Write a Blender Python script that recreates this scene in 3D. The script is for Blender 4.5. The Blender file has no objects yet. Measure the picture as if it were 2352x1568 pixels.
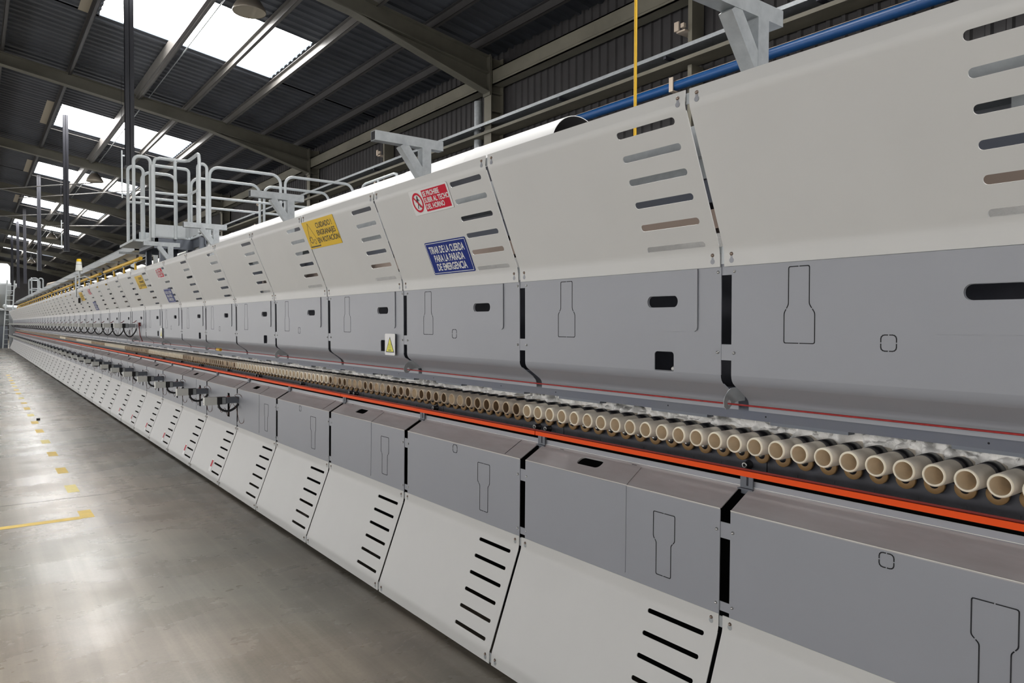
import bpy, bmesh, math, random
from mathutils import Vector, Matrix, noise
random.seed(7)
S = bpy.context.scene
C = S.collection
# ------------------------------------------------------------------ camera
# Working frame of this script: x runs away along the kiln, y sideways from the camera towards the kiln, z up.
# Blender's world has the kiln on the right, so every y is negated when geometry is created.
FPX = 1657.914; PITCH = -0.022527076; ROLL = 0.003472184; YAW = 0.6422859127; CAMZ = 1.46
cp, sp, cy_, sy_ = math.cos(PITCH), math.sin(PITCH), math.cos(YAW), math.sin(YAW)
fw = Vector((cy_*cp, sy_*cp, sp)); r0 = Vector((-sy_, cy_, 0))
u0 = Vector((-cy_*sp, -sy_*sp, cp))
rt = r0*math.cos(ROLL) + u0*math.sin(ROLL); up = u0*math.cos(ROLL) - r0*math.sin(ROLL)
fl = lambda v: Vector((v[0], -v[1], v[2]))
cam = bpy.data.cameras.new('camera'); camo = bpy.data.objects.new('camera', cam); C.objects.link(camo)
cam.sensor_width = 36.0; cam.lens = FPX/2352*36.0; cam.clip_start = 0.05; cam.clip_end = 300
R_, U_, B_ = fl(rt), fl(up), -fl(fw)
m4 = Matrix(((R_[0], U_[0], B_[0], 0), (R_[1], U_[1], B_[1], 0), (R_[2], U_[2], B_[2], CAMZ), (0, 0, 0, 1)))
camo.matrix_world = m4
S.camera = camo
# ------------------------------------------------------------------ world, exposure
w = bpy.data.worlds.new('world'); S.world = w; w.use_nodes = True
w.node_tree.nodes['Background'].inputs[0].default_value = (0.75, 0.85, 1.0, 1)
w.node_tree.nodes['Background'].inputs[1].default_value = 1.0
S.view_settings.view_transform = 'Standard'; S.view_settings.look = 'None'
S.view_settings.gamma = 1.0; S.view_settings.use_curve_mapping = False
S.view_settings.exposure = 0.30
SKY_E = 17.0          # brightness of the daylit roof lights
SIDE_GLOW_E = 4.0       # added glowing bands in the unseen opposite wall, to light the kiln front
S.cycles.use_denoising = True
S.cycles.max_bounces = 8; S.cycles.diffuse_bounces = 5; S.cycles.glossy_bounces = 4
S.cycles.sample_clamp_indirect = 8.0

# ------------------------------------------------------------------ materials
def mat(name, col, rough=0.5, metal=0.0, var=0.0, vscale=3.0, bump=0.0, bscale=400.0, emit=0.0, col2=None, stretch=(1, 1, 1), spec=0.5, detail=5.0):
    m = bpy.data.materials.new(name); m.use_nodes = True
    nt = m.node_tree; b = nt.nodes['Principled BSDF']
    b.inputs['Base Color'].default_value = (*col, 1); b.inputs['Roughness'].default_value = rough
    b.inputs['Metallic'].default_value = metal
    b.inputs['Specular IOR Level'].default_value = spec
    if emit:
        b.inputs['Emission Color'].default_value = (*col, 1); b.inputs['Emission Strength'].default_value = emit
    if var or col2 or bump:
        tc = nt.nodes.new('ShaderNodeTexCoord')
    if var or col2:
        mp = nt.nodes.new('ShaderNodeMapping'); mp.inputs['Scale'].default_value = stretch
        nt.links.new(tc.outputs['Object'], mp.inputs[0])
        n = nt.nodes.new('ShaderNodeTexNoise'); n.inputs['Scale'].default_value = vscale; n.inputs['Detail'].default_value = detail
        n.inputs['Roughness'].default_value = 0.62
        nt.links.new(mp.outputs[0], n.inputs['Vector'])
        rp = nt.nodes.new('ShaderNodeValToRGB')
        c2 = col2 or tuple(max(0, c*(1-var)) for c in col)
        rp.color_ramp.elements[0].position = 0.32; rp.color_ramp.elements[0].color = (*c2, 1)
        rp.color_ramp.elements[1].position = 0.68; rp.color_ramp.elements[1].color = (*col, 1)
        nt.links.new(n.outputs[0], rp.inputs[0]); nt.links.new(rp.outputs[0], b.inputs['Base Color'])
    if bump:
        n2 = nt.nodes.new('ShaderNodeTexNoise'); n2.inputs['Scale'].default_value = bscale; n2.inputs['Detail'].default_value = 2
        nt.links.new(tc.outputs['Object'], n2.inputs['Vector'])
        bp = nt.nodes.new('ShaderNodeBump'); bp.inputs['Strength'].default_value = bump; bp.inputs['Distance'].default_value = 0.002
        nt.links.new(n2.outputs[0], bp.inputs['Height']); nt.links.new(bp.outputs[0], b.inputs['Normal'])
    return m
M = {}
M['cream'] = mat('cream_powder_coat', (0.600, 0.600, 0.592), 0.42, var=0.05, vscale=1.6, bump=0.08, bscale=900)
M['grey'] = mat('grey_powder_coat', (0.298, 0.310, 0.345), 0.40, var=0.05, vscale=1.6, bump=0.08, bscale=900)
M['dust_toplit'] = mat('dusty_toplit_grey', (0.47, 0.455, 0.465), 0.62, col2=(0.39, 0.36, 0.36), vscale=5, bump=0.05, stretch=(0.6, 2, 2))  # dusty slope coat, lightened to paint in light from above
M['edge'] = mat('fold_highlight', (0.75, 0.74, 0.70), 0.5)  # pale lines painted along panel folds as an edge highlight
M['line'] = mat('cut_line', (0.012, 0.012, 0.016), 0.8)
M['black'] = mat('black_void', (0.006, 0.006, 0.009), 0.9)
M['dark'] = mat('dark_inner_steel', (0.035, 0.037, 0.05), 0.6, var=0.4, vscale=6)
M['plate'] = mat('dark_rail_plate', (0.060, 0.062, 0.078), 0.5, col2=(0.038, 0.038, 0.048), vscale=14)
M['beam'] = mat('blue_grey_beam', (0.11, 0.125, 0.17), 0.5, col2=(0.125, 0.135, 0.165), vscale=6)
M['beam2'] = mat('blue_grey_plate', (0.15, 0.17, 0.205), 0.5)
M['orange'] = mat('orange_paint', (0.85, 0.085, 0.008), 0.55, spec=0.2)
M['dred'] = mat('dark_red_paint', (0.24, 0.014, 0.006), 0.55)
M['ceramic'] = mat('cream_ceramic', (0.74, 0.675, 0.585), 0.75, var=0.10, vscale=30)
M['rim'] = mat('pale_ceramic_rim', (0.90, 0.83, 0.68), 0.7)
M['bore'] = mat('tan_ceramic_bore', (0.78, 0.66, 0.49), 0.85, var=0.1, vscale=40)
M['bore2'] = mat('stained_bore', (0.23, 0.145, 0.08), 0.9, var=0.3, vscale=40)
M['rim2'] = mat('stained_rim', (0.55, 0.44, 0.32), 0.8, var=0.2, vscale=60)
M['ceramic2'] = mat('dirty_ceramic', (0.62, 0.54, 0.45), 0.8, var=0.3, vscale=20)
M['band'] = mat('black_band', (0.018, 0.018, 0.022), 0.35)
M['bandg'] = mat('grey_band', (0.12, 0.115, 0.12), 0.6)
M['wheel'] = mat('brass_passivated_wheel', (0.30, 0.185, 0.06), 0.55, col2=(0.22, 0.13, 0.06), vscale=12)
M['steel'] = mat('bright_steel', (0.55, 0.55, 0.55), 0.28, 0.9)
M['bsteel'] = mat('brown_screw_steel', (0.30, 0.235, 0.20), 0.35, 0.8)
M['galv'] = mat('galvanised_steel', (0.42, 0.445, 0.46), 0.45, 0.35, col2=(0.33, 0.35, 0.365), vscale=18)
M['railp'] = mat('light_grey_paint', (0.50, 0.53, 0.545), 0.4, var=0.1, vscale=10)
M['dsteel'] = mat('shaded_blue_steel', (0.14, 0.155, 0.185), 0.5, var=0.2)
M['post'] = mat('dark_post_paint', (0.014, 0.015, 0.024), 0.55, var=0.3)
M['rafter'] = mat('olive_grey_rafter', (0.125, 0.118, 0.092), 0.6, var=0.25, vscale=2)
M['eave'] = mat('olive_beige_beam', (0.175, 0.163, 0.125), 0.6, var=0.25, vscale=2)
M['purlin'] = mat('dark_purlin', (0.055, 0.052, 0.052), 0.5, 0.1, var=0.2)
M['purl2'] = mat('daylit_purlin_tone', (0.125, 0.118, 0.11), 0.5, 0.1, var=0.2)  # paler purlin tone painting in daylight near the roof lights; rods share it
M['roof'] = mat('roof_sheet', (0.052, 0.057, 0.068), 0.55, 0.1, var=0.35, vscale=0.9)
M['wall'] = mat('wall_sheet', (0.047, 0.044, 0.046), 0.6, 0.1, var=0.35, vscale=1.1)
M['walll'] = mat('plain_wall', (0.32, 0.32, 0.31), 0.8, var=0.15)
M['rope'] = mat('red_rope', (0.42, 0.02, 0.02), 0.6, var=0.4, vscale=60)
M['yellow'] = mat('gas_yellow', (0.80, 0.48, 0.02), 0.45, var=0.15, vscale=4)
M['ypale'] = mat('pale_yellow_tape', (0.85, 0.73, 0.30), 0.6, var=0.12, vscale=20)
M['ytape'] = mat('yellow_tape', (0.80, 0.58, 0.14), 0.6, var=0.2, vscale=12)
M['blue'] = mat('blue_pipe', (0.005, 0.06, 0.20), 0.35)
M['beige'] = mat('beige_matt', (0.50, 0.42, 0.34), 0.8)
M['duct'] = mat('white_duct', (0.92, 0.92, 0.91), 0.32, 0.0, bump=0.02)
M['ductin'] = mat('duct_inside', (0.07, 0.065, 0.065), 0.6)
M['white'] = mat('white_box', (0.66, 0.67, 0.64), 0.45)
M['rubber'] = mat('black_rubber', (0.012, 0.012, 0.014), 0.5)
M['brownw'] = mat('brown_wire', (0.13, 0.06, 0.035), 0.6)
M['redpl'] = mat('red_plastic', (0.16, 0.012, 0.012), 0.5)
M['sblue'] = mat('sign_blue', (0.008, 0.025, 0.20), 0.5, spec=.2)
M['sred'] = mat('sign_red', (0.55, 0.004, 0.03), 0.5, spec=.2)
M['syel'] = mat('sign_yellow', (0.72, 0.46, 0.0), 0.4)
M['syel2'] = mat('label_yellow', (0.74, 0.70, 0.0), 0.4)
M['swhite'] = mat('sign_white', (0.72, 0.72, 0.72), 0.4)
M['sblack'] = mat('sign_black', (0.012, 0.012, 0.014), 0.5)
M['dial'] = mat('tan_panel', (0.26, 0.225, 0.17), 0.7)
M['lampg'] = mat('lamp_shell', (0.30, 0.265, 0.22), 0.35, 0.3)
M['silver'] = mat('silver_cladding', (0.50, 0.53, 0.54), 0.35, 0.3)
M['wool'] = mat('ceramic_wool', (0.93, 0.915, 0.89), 0.95, var=0.10, vscale=18, bump=1.0, bscale=160)
M['sky'] = mat('daylit_roof_light', (1.0, 0.985, 0.96), 0.5, emit=SKY_E)
M['sideglow'] = mat('added_side_glow', (1.0, 0.985, 0.965), 0.5, emit=SIDE_GLOW_E)

def floor_mat():
    m = bpy.data.materials.new('polished_concrete'); m.use_nodes = True; nt = m.node_tree; b = nt.nodes['Principled BSDF']
    N = nt.nodes.new; L = nt.links.new
    tc = N('ShaderNodeTexCoord')
    def nz(scale, st, det=6, ro=0.6):
        mp = N('ShaderNodeMapping'); mp.inputs['Scale'].default_value = st; L(tc.outputs['Object'], mp.inputs[0])
        n = N('ShaderNodeTexNoise'); n.inputs['Scale'].default_value = scale; n.inputs['Detail'].default_value = det; n.inputs['Roughness'].default_value = ro
        L(mp.outputs[0], n.inputs['Vector']); return n.outputs[0]
    def ramp(src, a, b_, ca, cb):
        r = N('ShaderNodeValToRGB'); r.color_ramp.elements[0].position = a; r.color_ramp.elements[1].position = b_
        r.color_ramp.elements[0].color = (*ca, 1); r.color_ramp.elements[1].color = (*cb, 1); L(src, r.inputs[0]); return r.outputs[0]
    def mix(kind, f, a, b_):
        x = N('ShaderNodeMix'); x.data_type = 'RGBA'; x.blend_type = kind; x.inputs[0].default_value = f
        L(a, x.inputs[6]); L(b_, x.inputs[7]); return x.outputs[2]
    base = ramp(nz(0.8, (1, 0.8, 1)), 0.35, 0.66, (0.255, 0.232, 0.200), (0.345, 0.315, 0.270))
    tint = ramp(nz(0.45, (1, 1, 1), 3), 0.4, 0.62, (0.90, 1.0, 1.0), (1.08, 1.0, 0.92))
    c = mix('MULTIPLY', 0.5, base, tint)
    cross = ramp(nz(1.6, (1.9, 0.8, 1), 9, 0.68), 0.36, 0.64, (0.84, 0.84, 0.84), (1.06, 1.06, 1.06))
    c = mix('MULTIPLY', 0.6, c, cross)
    track = ramp(nz(5.0, (0.025, 1.6, 1), 6, 0.62), 0.44, 0.64, (0.86, 0.85, 0.84), (1.16, 1.15, 1.14))
    c = mix('MULTIPLY', 0.8, c, track)
    fine = ramp(nz(60, (1, 1, 1), 4), 0.3, 0.7, (0.93, 0.93, 0.93), (1.04, 1.04, 1.04))
    c = mix('MULTIPLY', 1.0, c, fine)
    L(c, b.inputs['Base Color'])
    ro = ramp(nz(2.0, (1.2, 0.7, 1), 6), 0.3, 0.7, (0.20, 0.20, 0.20), (0.36, 0.36, 0.36))
    L(ro, b.inputs['Roughness']); b.inputs['Specular IOR Level'].default_value = 0.33
    bp = N('ShaderNodeBump'); bp.inputs['Strength'].default_value = 0.06; bp.inputs['Distance'].default_value = 0.02
    L(nz(4.0, (1, 0.4, 1), 4), bp.inputs['Height']); L(bp.outputs[0], b.inputs['Normal'])
    return m
M['floor'] = floor_mat()

# ------------------------------------------------------------------ mesh helpers
class MB:
    def __init__(s): s.v = []; s.f = []; s.sm = []
    def add(s, vs, fs, mi=0, smooth=False):
        o = len(s.v); s.v += [tuple(p) for p in vs]
        for f in fs: s.f.append((tuple(i+o for i in f), mi, smooth))
        return s
    def box(s, x0, x1, y0, y1, z0, z1, mi=0):
        vs = [(x, y, z) for x in (x0, x1) for y in (y0, y1) for z in (z0, z1)]
        return s.add(vs, [(0, 1, 3, 2), (4, 6, 7, 5), (0, 4, 5, 1), (2, 3, 7, 6), (0, 2, 6, 4), (1, 5, 7, 3)], mi)
    def beam(s, a, b, w_, h, mi=0, upv=(0, 0, 1)):
        a = Vector(a); b = Vector(b); d = (b-a).normalized(); u = Vector(upv); sd = d.cross(u).normalized(); u = sd.cross(d).normalized()
        vs = [p + sd*i*w_/2 + u*j*h/2 for p in (a, b) for i in (-1, 1) for j in (-1, 1)]
        return s.add(vs, [(0, 1, 3, 2), (4, 6, 7, 5), (0, 4, 5, 1), (2, 3, 7, 6), (0, 2, 6, 4), (1, 5, 7, 3)], mi)
    def tube(s, path, r, n=10, mi=0, caps=True):
        P = [Vector(p) for p in path]; rings = []; prev = None
        for i, p in enumerate(P):
            if i == 0: d = P[1]-P[0]
            elif i == len(P)-1: d = P[-1]-P[-2]
            else: d = (P[i+1]-P[i]).normalized() + (P[i]-P[i-1]).normalized()
            d = d.normalized()
            if prev is None:
                a = Vector((0, 0, 1)) if abs(d.z) < 0.9 else Vector((1, 0, 0))
                prev = d.cross(a).normalized()
            else:
                prev = (prev - d*prev.dot(d)).normalized()
            q = d.cross(prev)
            rings.append([p + prev*math.cos(t)*r + q*math.sin(t)*r for t in [2*math.pi*k/n for k in range(n)]])
        vs = [v for rg in rings for v in rg]; fs = []
        for i in range(len(P)-1):
            for k in range(n):
                k2 = (k+1) % n; fs.append((i*n+k, i*n+k2, (i+1)*n+k2, (i+1)*n+k))
        s.add(vs, fs, mi, True)
        if caps: s.add(rings[0], [tuple(range(n))], mi); s.add(rings[-1], [tuple(range(n))], mi)
        return s
    def lathe(s, prof, c, axis='y', n=32, mi=0, mis=None, smooth=True):
        """prof: list of (radius, along); revolve about axis through c"""
        vs = []; fs = []
        for r, a in prof:
            for k in range(n):
                t = 2*math.pi*k/n; p, q = r*math.cos(t), r*math.sin(t)
                if axis == 'y': vs.append((c[0]+p, c[1]+a, c[2]+q))
                elif axis == 'x': vs.append((c[0]+a, c[1]+p, c[2]+q))
                else: vs.append((c[0]+p, c[1]+q, c[2]+a))
        o = len(s.v); s.v += vs
        for i in range(len(prof)-1):
            for k in range(n):
                k2 = (k+1) % n
                s.f.append(((o+i*n+k, o+i*n+k2, o+(i+1)*n+k2, o+(i+1)*n+k), mis[i] if mis else mi, smooth))
        return s
    def poly(s, outer, holes, f3, nrm, th, mi=0):
        """flat sheet: outer & holes are 2D loops, f3 maps to 3D, thickness th along nrm"""
        bm = bmesh.new(); es = []
        for lp in [outer]+list(holes):
            vs = [bm.verts.new((p[0], p[1], 0)) for p in lp]
            for i in range(len(vs)): es.append(bm.edges.new((vs[i], vs[(i+1) % len(vs)])))
        bmesh.ops.triangle_fill(bm, use_beauty=True, use_dissolve=False, edges=es)
        bm.verts.index_update(); nrm = Vector(nrm)
        pts = [Vector(f3(v.co.x, v.co.y)) for v in bm.verts]; n = len(pts)
        fs = [tuple(v.index for v in f.verts) for f in bm.faces]
        allv = pts + [p + nrm*th for p in pts]; ff = list(fs) + [tuple(i+n for i in f[::-1]) for f in fs]
        for e in bm.edges:
            if len(e.link_faces) == 1:
                a, b = e.verts[0].index, e.verts[1].index; ff.append((a, b, b+n, a+n))
        bm.free(); return s.add(allv, ff, mi)
    def build(s, name, mats, parent=None, org=(0, 0, 0), recalc=True):
        me = bpy.data.meshes.new(name); ox, oy, oz = org
        me.from_pydata([(x-ox, -(y-oy), z-oz) for x, y, z in s.v], [], [f[0] for f in s.f])
        if not isinstance(mats, (list, tuple)): mats = [mats]
        for m in mats: me.materials.append(M[m])
        for p, f in zip(me.polygons, s.f): p.material_index = f[1]; p.use_smooth = f[2]
        if recalc:
            bm = bmesh.new(); bm.from_mesh(me); bmesh.ops.recalc_face_normals(bm, faces=bm.faces); bm.to_mesh(me); bm.free()
        me.update()
        o = bpy.data.objects.new(name, me); C.objects.link(o)
        if parent is not None: o.parent = parent
        else: o.location = (ox, -oy, oz)
        return o

def smooth(P, n=6):
    P = [Vector(p) for p in P]; out = []
    for i in range(len(P)-1):
        a, b, c, d = P[max(i-1, 0)], P[i], P[i+1], P[min(i+2, len(P)-1)]
        for k in range(n):
            t = k/n; out.append(.5*((2*b)+(c-a)*t+(2*a-5*b+4*c-d)*t*t+(3*b-a-3*c+d)*t*t*t))
    return out+[P[-1]]
def tag(o, label=None, cat=None, group=None, kind=None):
    if label: o['label'] = label
    if cat: o['category'] = cat
    if group: o['group'] = group
    if kind: o['kind'] = kind
    return o
def thing(name, label, cat, loc=(0, 0, 0), group=None):
    o = bpy.data.objects.new(name, None); C.objects.link(o); o.empty_display_size = 0.1
    o.location = (loc[0], -loc[1], loc[2]); return tag(o, label, cat, group)
def cp(o, parent=None, dx=0.0):
    c = o.copy(); C.objects.link(c)
    if parent is not None: c.parent = parent
    else: c.location = (o.location.x+dx, o.location.y, o.location.z)
    for ch in o.children: cp(ch, c)
    return c
def dup(o, x, label, group=None):
    c = cp(o); c.location.x = x; c['label'] = label
    if group: c['group'] = group
    return c
def multi(nm, m, t, org, q, dxs):
    o_ = q.build(nm, m, t, org=org)
    for dx in dxs[1:]:
        c = o_.copy(); C.objects.link(c); c.parent = t; c.location.x = dx-dxs[0]
def struct(o): o['kind'] = 'structure'; return o
ORD = 'first second third fourth fifth sixth seventh eighth ninth tenth eleventh twelfth thirteenth fourteenth fifteenth sixteenth seventeenth eighteenth nineteenth twentieth'.split()
TENS = {20: 'twenty', 30: 'thirty', 40: 'forty', 50: 'fifty'}
def ordw(n):
    if n <= 20: return ORD[n-1]
    t, u = n//10*10, n % 10
    return TENS[t]+'-'+ORD[u-1] if u else {30: 'thirtieth', 40: 'fortieth', 50: 'fiftieth'}[t]
def rrect(x0, x1, y0, y1, r, n=5):
    pts = []
    for cx, cy, a0 in ((x1-r, y1-r, 0), (x0+r, y1-r, 90), (x0+r, y0+r, 180), (x1-r, y0+r, 270)):
        for k in range(n+1):
            a = math.radians(a0+90*k/n); pts.append((cx+r*math.cos(a), cy+r*math.sin(a)))
    return pts

# ------------------------------------------------------------------ building
RZ = lambda y, z0=7.2: z0-0.16*y                      # roof plane above the camera's half
WY = 7.2; RIDGE = -3.0; XA, XB = -14.0, 78.0
FR = [9.924+7.99*k for k in range(-3, 9)]             # portal frames
YL = -13.0
mb = MB(); mb.box(XA, XB, YL, WY, -0.2, 0.0)
o = struct(mb.build('floor', 'floor'))
def corrugated(fn, a, b, step, depth, s0, s1, name, m):
    """fn(t, s, off) -> point; ribs across t"""
    vs = []; fs = []; t = a; k = 0
    while t < b:
        for dt, of in ((0, 0), (step*0.55, 0), (step*0.66, depth), (step*0.89, depth)):
            tt = min(t+dt, b); vs += [fn(tt, s0, of), fn(tt, s1, of)]
        t += step
    n = len(vs)//2
    for i in range(n-1): fs.append((2*i, 2*i+2, 2*i+3, 2*i+1))
    q = MB(); q.add(vs, fs); return q
# wall on the kiln side: vertical ribs
struct(corrugated(lambda t, s, of: (t, WY-of, s), XA, XB, 0.165, 0.025, 0.0, 6.3, 'wall_right', 'wall').build('wall_right', 'wall', recalc=False))
q = MB(); q.box(XA, XB, YL-0.1, YL, 0, 0.9); q.box(XA, XB, YL-0.1, YL, 4.5, 6.4)
for x in [XA]+FR+[XB]: q.box(x-.6, x+.6, YL-0.1, YL, 0.9, 4.5)
struct(q.build('wall_left', 'walll'))
q = MB()
for xx in (XB,):
    q.add([(xx, YL, 0), (xx, WY, 0), (xx, WY, RZ(WY)), (xx, RIDGE, RZ(RIDGE)), (xx, YL, 6.0)], [(0, 1, 2, 3, 4)])
    q.add([(xx+.1, YL, 0), (xx+.1, WY, 0), (xx+.1, WY, RZ(WY)), (xx+.1, RIDGE, RZ(RIDGE)), (xx+.1, YL, 6.0)], [(0, 1, 2, 3, 4)])
struct(q.build('wall_far', 'wall'))
q = MB(); xx = XA
q.add([(xx, YL, 0), (xx, WY, 0), (xx, WY, RZ(WY)), (xx, RIDGE, RZ(RIDGE)), (xx, YL, 6.0)], [(0, 1, 2, 3, 4)])
q.add([(xx-.1, YL, 0), (xx-.1, WY, 0), (xx-.1, WY, RZ(WY)), (xx-.1, RIDGE, RZ(RIDGE)), (xx-.1, YL, 6.0)], [(0, 1, 2, 3, 4)])
struct(q.build('wall_back', 'walll'))
# roof sheets with openings for the roof lights
SKX = [(12.33, 14.67), (21.04, 23.5), (28.97, 31.33), (37.1, 39.45), (45.1, 47.5), (53.1, 55.5), (61.1, 63.5), (69.1, 71.5)]
SKXB = [(4.33, 6.67), (-3.67, -1.33), (-11.67, -9.33)]
SY0, SY1 = 1.85, 4.86
allx = sorted(SKX+SKXB)
def roofstrip(q, x0, x1, y0, y1, slope_right=True):
    step = 0.23; t = x0; pts = []
    f = (lambda y, of: RZ(y)-of) if slope_right else (lambda y, of: RZ(RIDGE)-0.16*(RIDGE-y)-of)
    vs = []
    while t < x1-1e-6:
        for dt, of in ((0, 0), (step*.5, 0), (step*.62, .03), (step*.88, .03)):
            tt = min(t+dt, x1); vs += [(tt, y0, f(y0, of)), (tt, y1, f(y1, of))]
        t += step
    vs += [(x1, y0, f(y0, 0)), (x1, y1, f(y1, 0))]
    n = len(vs)//2; q.add(vs, [(2*i, 2*i+2, 2*i+3, 2*i+1) for i in range(n-1)])
q = MB(); cur = XA
for a, b in allx+[(XB, XB)]:
    roofstrip(q, cur, a, RIDGE, WY)
    if a < XB:
        roofstrip(q, a, b, SY1, WY); roofstrip(q, a, b, RIDGE, SY0)
    cur = b
roofstrip(q, XA, XB, YL, RIDGE, False)
struct(q.build('ceiling', 'roof', recalc=False))
wn = 0
for a, b in allx:
    wn += 1
    f = lambda y: RZ(y)+0.02
    q = MB(); ny = 0
    q.add([(a, SY0, f(SY0)), (b, SY0, f(SY0)), (b, SY1, f(SY1)), (a, SY1, f(SY1)), (a, SY0, f(SY0)+.02), (b, SY0, f(SY0)+.02), (b, SY1, f(SY1)+.02), (a, SY1, f(SY1)+.02)],
          [(0, 1, 2, 3), (4, 5, 6, 7), (0, 1, 5, 4), (1, 2, 6, 5), (2, 3, 7, 6), (3, 0, 4, 7)])
    struct(q.build('window_%d' % wn, 'sky'))
for a, b in zip(FR[:-1], FR[1:]):
    wn += 1; q = MB(); q.box(a+.6, b-.6, YL-.06, YL-.03, 0.9, 4.5); struct(q.build('window_%d' % wn, 'sideglow'))  # added glowing panes out of view, lighting the kiln front from the side
# purlins along the hall (C-sections hanging just under the sheet)
PUR = [(0.57, .16, .055, 'outermost roof purlin at the left edge, beside the tan patches'),
       (1.74, .18, .06, 'roof purlin along the left edge of the skylights'),
       (3.02, .22, .13, 'thick double roof purlin dividing the left and middle skylight panes'),
       (4.04, .18, .055, 'roof purlin dividing the middle and right skylight panes'),
       (4.93, .18, .055, 'roof purlin along the right edge of the skylights, sunlit on one face'),
       (5.83, .16, .055, 'dark roof purlin, first to the right of the skylights'),
       (6.66, .16, .055, 'dark roof purlin nearest to the corrugated wall')]
for y, h, wd, lb in PUR:
    q = MB(); zt = RZ(y)-0.035
    if wd > .1:
        for s_ in (-1, 1):
            yy = y+s_*wd*.45
            q.box(XA, XB, yy-.004, yy+.004, zt-h, zt); q.box(XA, XB, min(yy, yy+s_*-.05), max(yy, yy-s_*.05), zt-h, zt-h+.006)
        q.box(XA, XB, y-.012, y+.012, zt-h-.03, zt-h+.02)
    else:
        q.box(XA, XB, y-.004, y+.004, zt-h, zt); q.box(XA, XB, y-wd, y, zt-h, zt-h+.006); q.box(XA, XB, y-wd, y, zt-.006, zt)
        q.box(XA, XB, y-wd, y-wd+.005, zt-h, zt-h+.02)
    tag(q.build('roof_purlin', 'purl2' if 2.5 < y < 5.2 else 'purlin', org=(XA, y, zt)), lb, 'purlin', 'roof purlins')  # purlins by the roof lights get the painted-in daylight tone
for y in (-.7, -1.9):
    q = MB(); zt = RZ(y)-.035; q.box(XA, XB, y-.03, y+.03, zt-.18, zt)
    tag(q.build('roof_purlin', 'purlin', org=(XA, y, zt)), 'roof purlin beyond the left edge of the photo', 'purlin', 'roof purlins left of the view')
# portal frames: rafter with haunch, column
frame_names = {9.924: 'nearest', 17.914: 'second nearest', 25.904: 'third nearest', 33.894: 'fourth nearest'}
def rafter(x):
    q = MB(); top = lambda y: 7.0-.16*y; bot = lambda y: 6.752-.169*y
    f = 0.09
    for (y0, y1, b0, b1) in ((RIDGE, 4.5, bot(RIDGE), bot(4.5)), (4.5, 6.9, bot(4.5), 5.30)):
        # web
        q.add([(x-.006, y0, b0), (x-.006, y1, b1), (x-.006, y1, top(y1)), (x-.006, y0, top(y0)), (x+.006, y0, b0), (x+.006, y1, b1), (x+.006, y1, top(y1)), (x+.006, y0, top(y0))],
              [(0, 1, 2, 3), (4, 5, 6, 7), (0, 1, 5, 4), (2, 3, 7, 6)])
        q.add([(x-f, y0, b0), (x+f, y0, b0), (x+f, y1, b1), (x-f, y1, b1), (x-f, y0, b0+.016), (x+f, y0, b0+.016), (x+f, y1, b1+.016), (x-f, y1, b1+.016)],
              [(0, 1, 2, 3), (4, 5, 6, 7), (0, 1, 5, 4), (1, 2, 6, 5), (2, 3, 7, 6), (3, 0, 4, 7)])
        q.add([(x-f, y0, top(y0)-.014), (x+f, y0, top(y0)-.014), (x+f, y1, top(y1)-.014), (x-f, y1, top(y1)-.014), (x-f, y0, top(y0)), (x+f, y0, top(y0)), (x+f, y1, top(y1)), (x-f, y1, top(y1))],
              [(0, 1, 2, 3), (4, 5, 6, 7), (0, 1, 5, 4), (1, 2, 6, 5), (2, 3, 7, 6), (3, 0, 4, 7)])
    # original bottom flange carried on above the haunch, end plate
    q.add([(x-f, 4.5, bot(4.5)+.01), (x+f, 4.5, bot(4.5)+.01), (x+f, 6.88, bot(6.88)+.02), (x-f, 6.88, bot(6.88)+.02), (x-f, 4.5, bot(4.5)+.024), (x+f, 4.5, bot(4.5)+.024), (x+f, 6.88, bot(6.88)+.034), (x-f, 6.88, bot(6.88)+.034)],
          [(0, 1, 2, 3), (4, 5, 6, 7), (0, 1, 5, 4), (1, 2, 6, 5), (2, 3, 7, 6), (3, 0, 4, 7)])
    q.box(x-f-.01, x+f+.01, 6.875, 6.9, 5.26, 5.92)
    return q
for i, x in enumerate(FR):
    vis = i >= 3; k = i-3
    if not vis: lb = 'olive grey roof rafter behind the camera, outside the photo'
    elif k < 6: lb = 'olive grey haunched roof rafter, %s of the frames receding from the camera' % ordw(k+1)
    else: lb = 'olive grey roof rafter among the farthest, barely told apart'
    tag(rafter(x).build('roof_rafter', 'rafter', org=(x, 6.9, 5.3)), lb, 'rafter', 'portal frame rafters')
    q = MB(); xc = x
    q.box(xc-.10, xc+.10, 6.9, 6.915, 0, 5.9); q.box(xc-.10, xc+.10, 7.14, 7.155, 0, 5.9); q.box(xc-.006, xc+.006, 6.915, 7.14, 0, 5.9)
    for zz in (5.3, 5.0): q.box(xc-.095, xc+.095, 6.915, 7.14, zz, zz+.012)
    lb = 'steel column behind the camera, outside the photo' if not vis else 'olive grey steel column against the ribbed wall, %s from the camera' % ordw(k+1)
    tag(q.build('steel_column', 'eave', org=(xc, 7.0, 0)), lb, 'column', 'steel wall columns')
    # left half of the frame, beyond the ridge
for i in range(len(FR)-1):
    x0, x1 = FR[i]+.1, FR[i+1]-.1; q = MB()
    q.box(x0, x1, 6.93, 6.945, 5.42, 5.68); q.box(x0, x1, 6.93, 7.13, 5.42, 5.44); q.box(x0, x1, 6.93, 7.13, 5.66, 5.68); q.box(x0, x1, 6.922, 6.93, 5.47, 5.476)
    k = i-2
    lb = ('olive beige eave beam high on the ribbed wall, %s bay from the right edge' % ordw(k+1)) if k >= 0 else 'eave beam behind the camera'
    tag(q.build('eave_beam', 'eave', org=(x0, 7.03, 5.42)), lb, 'beam', 'eave beams')
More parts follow.
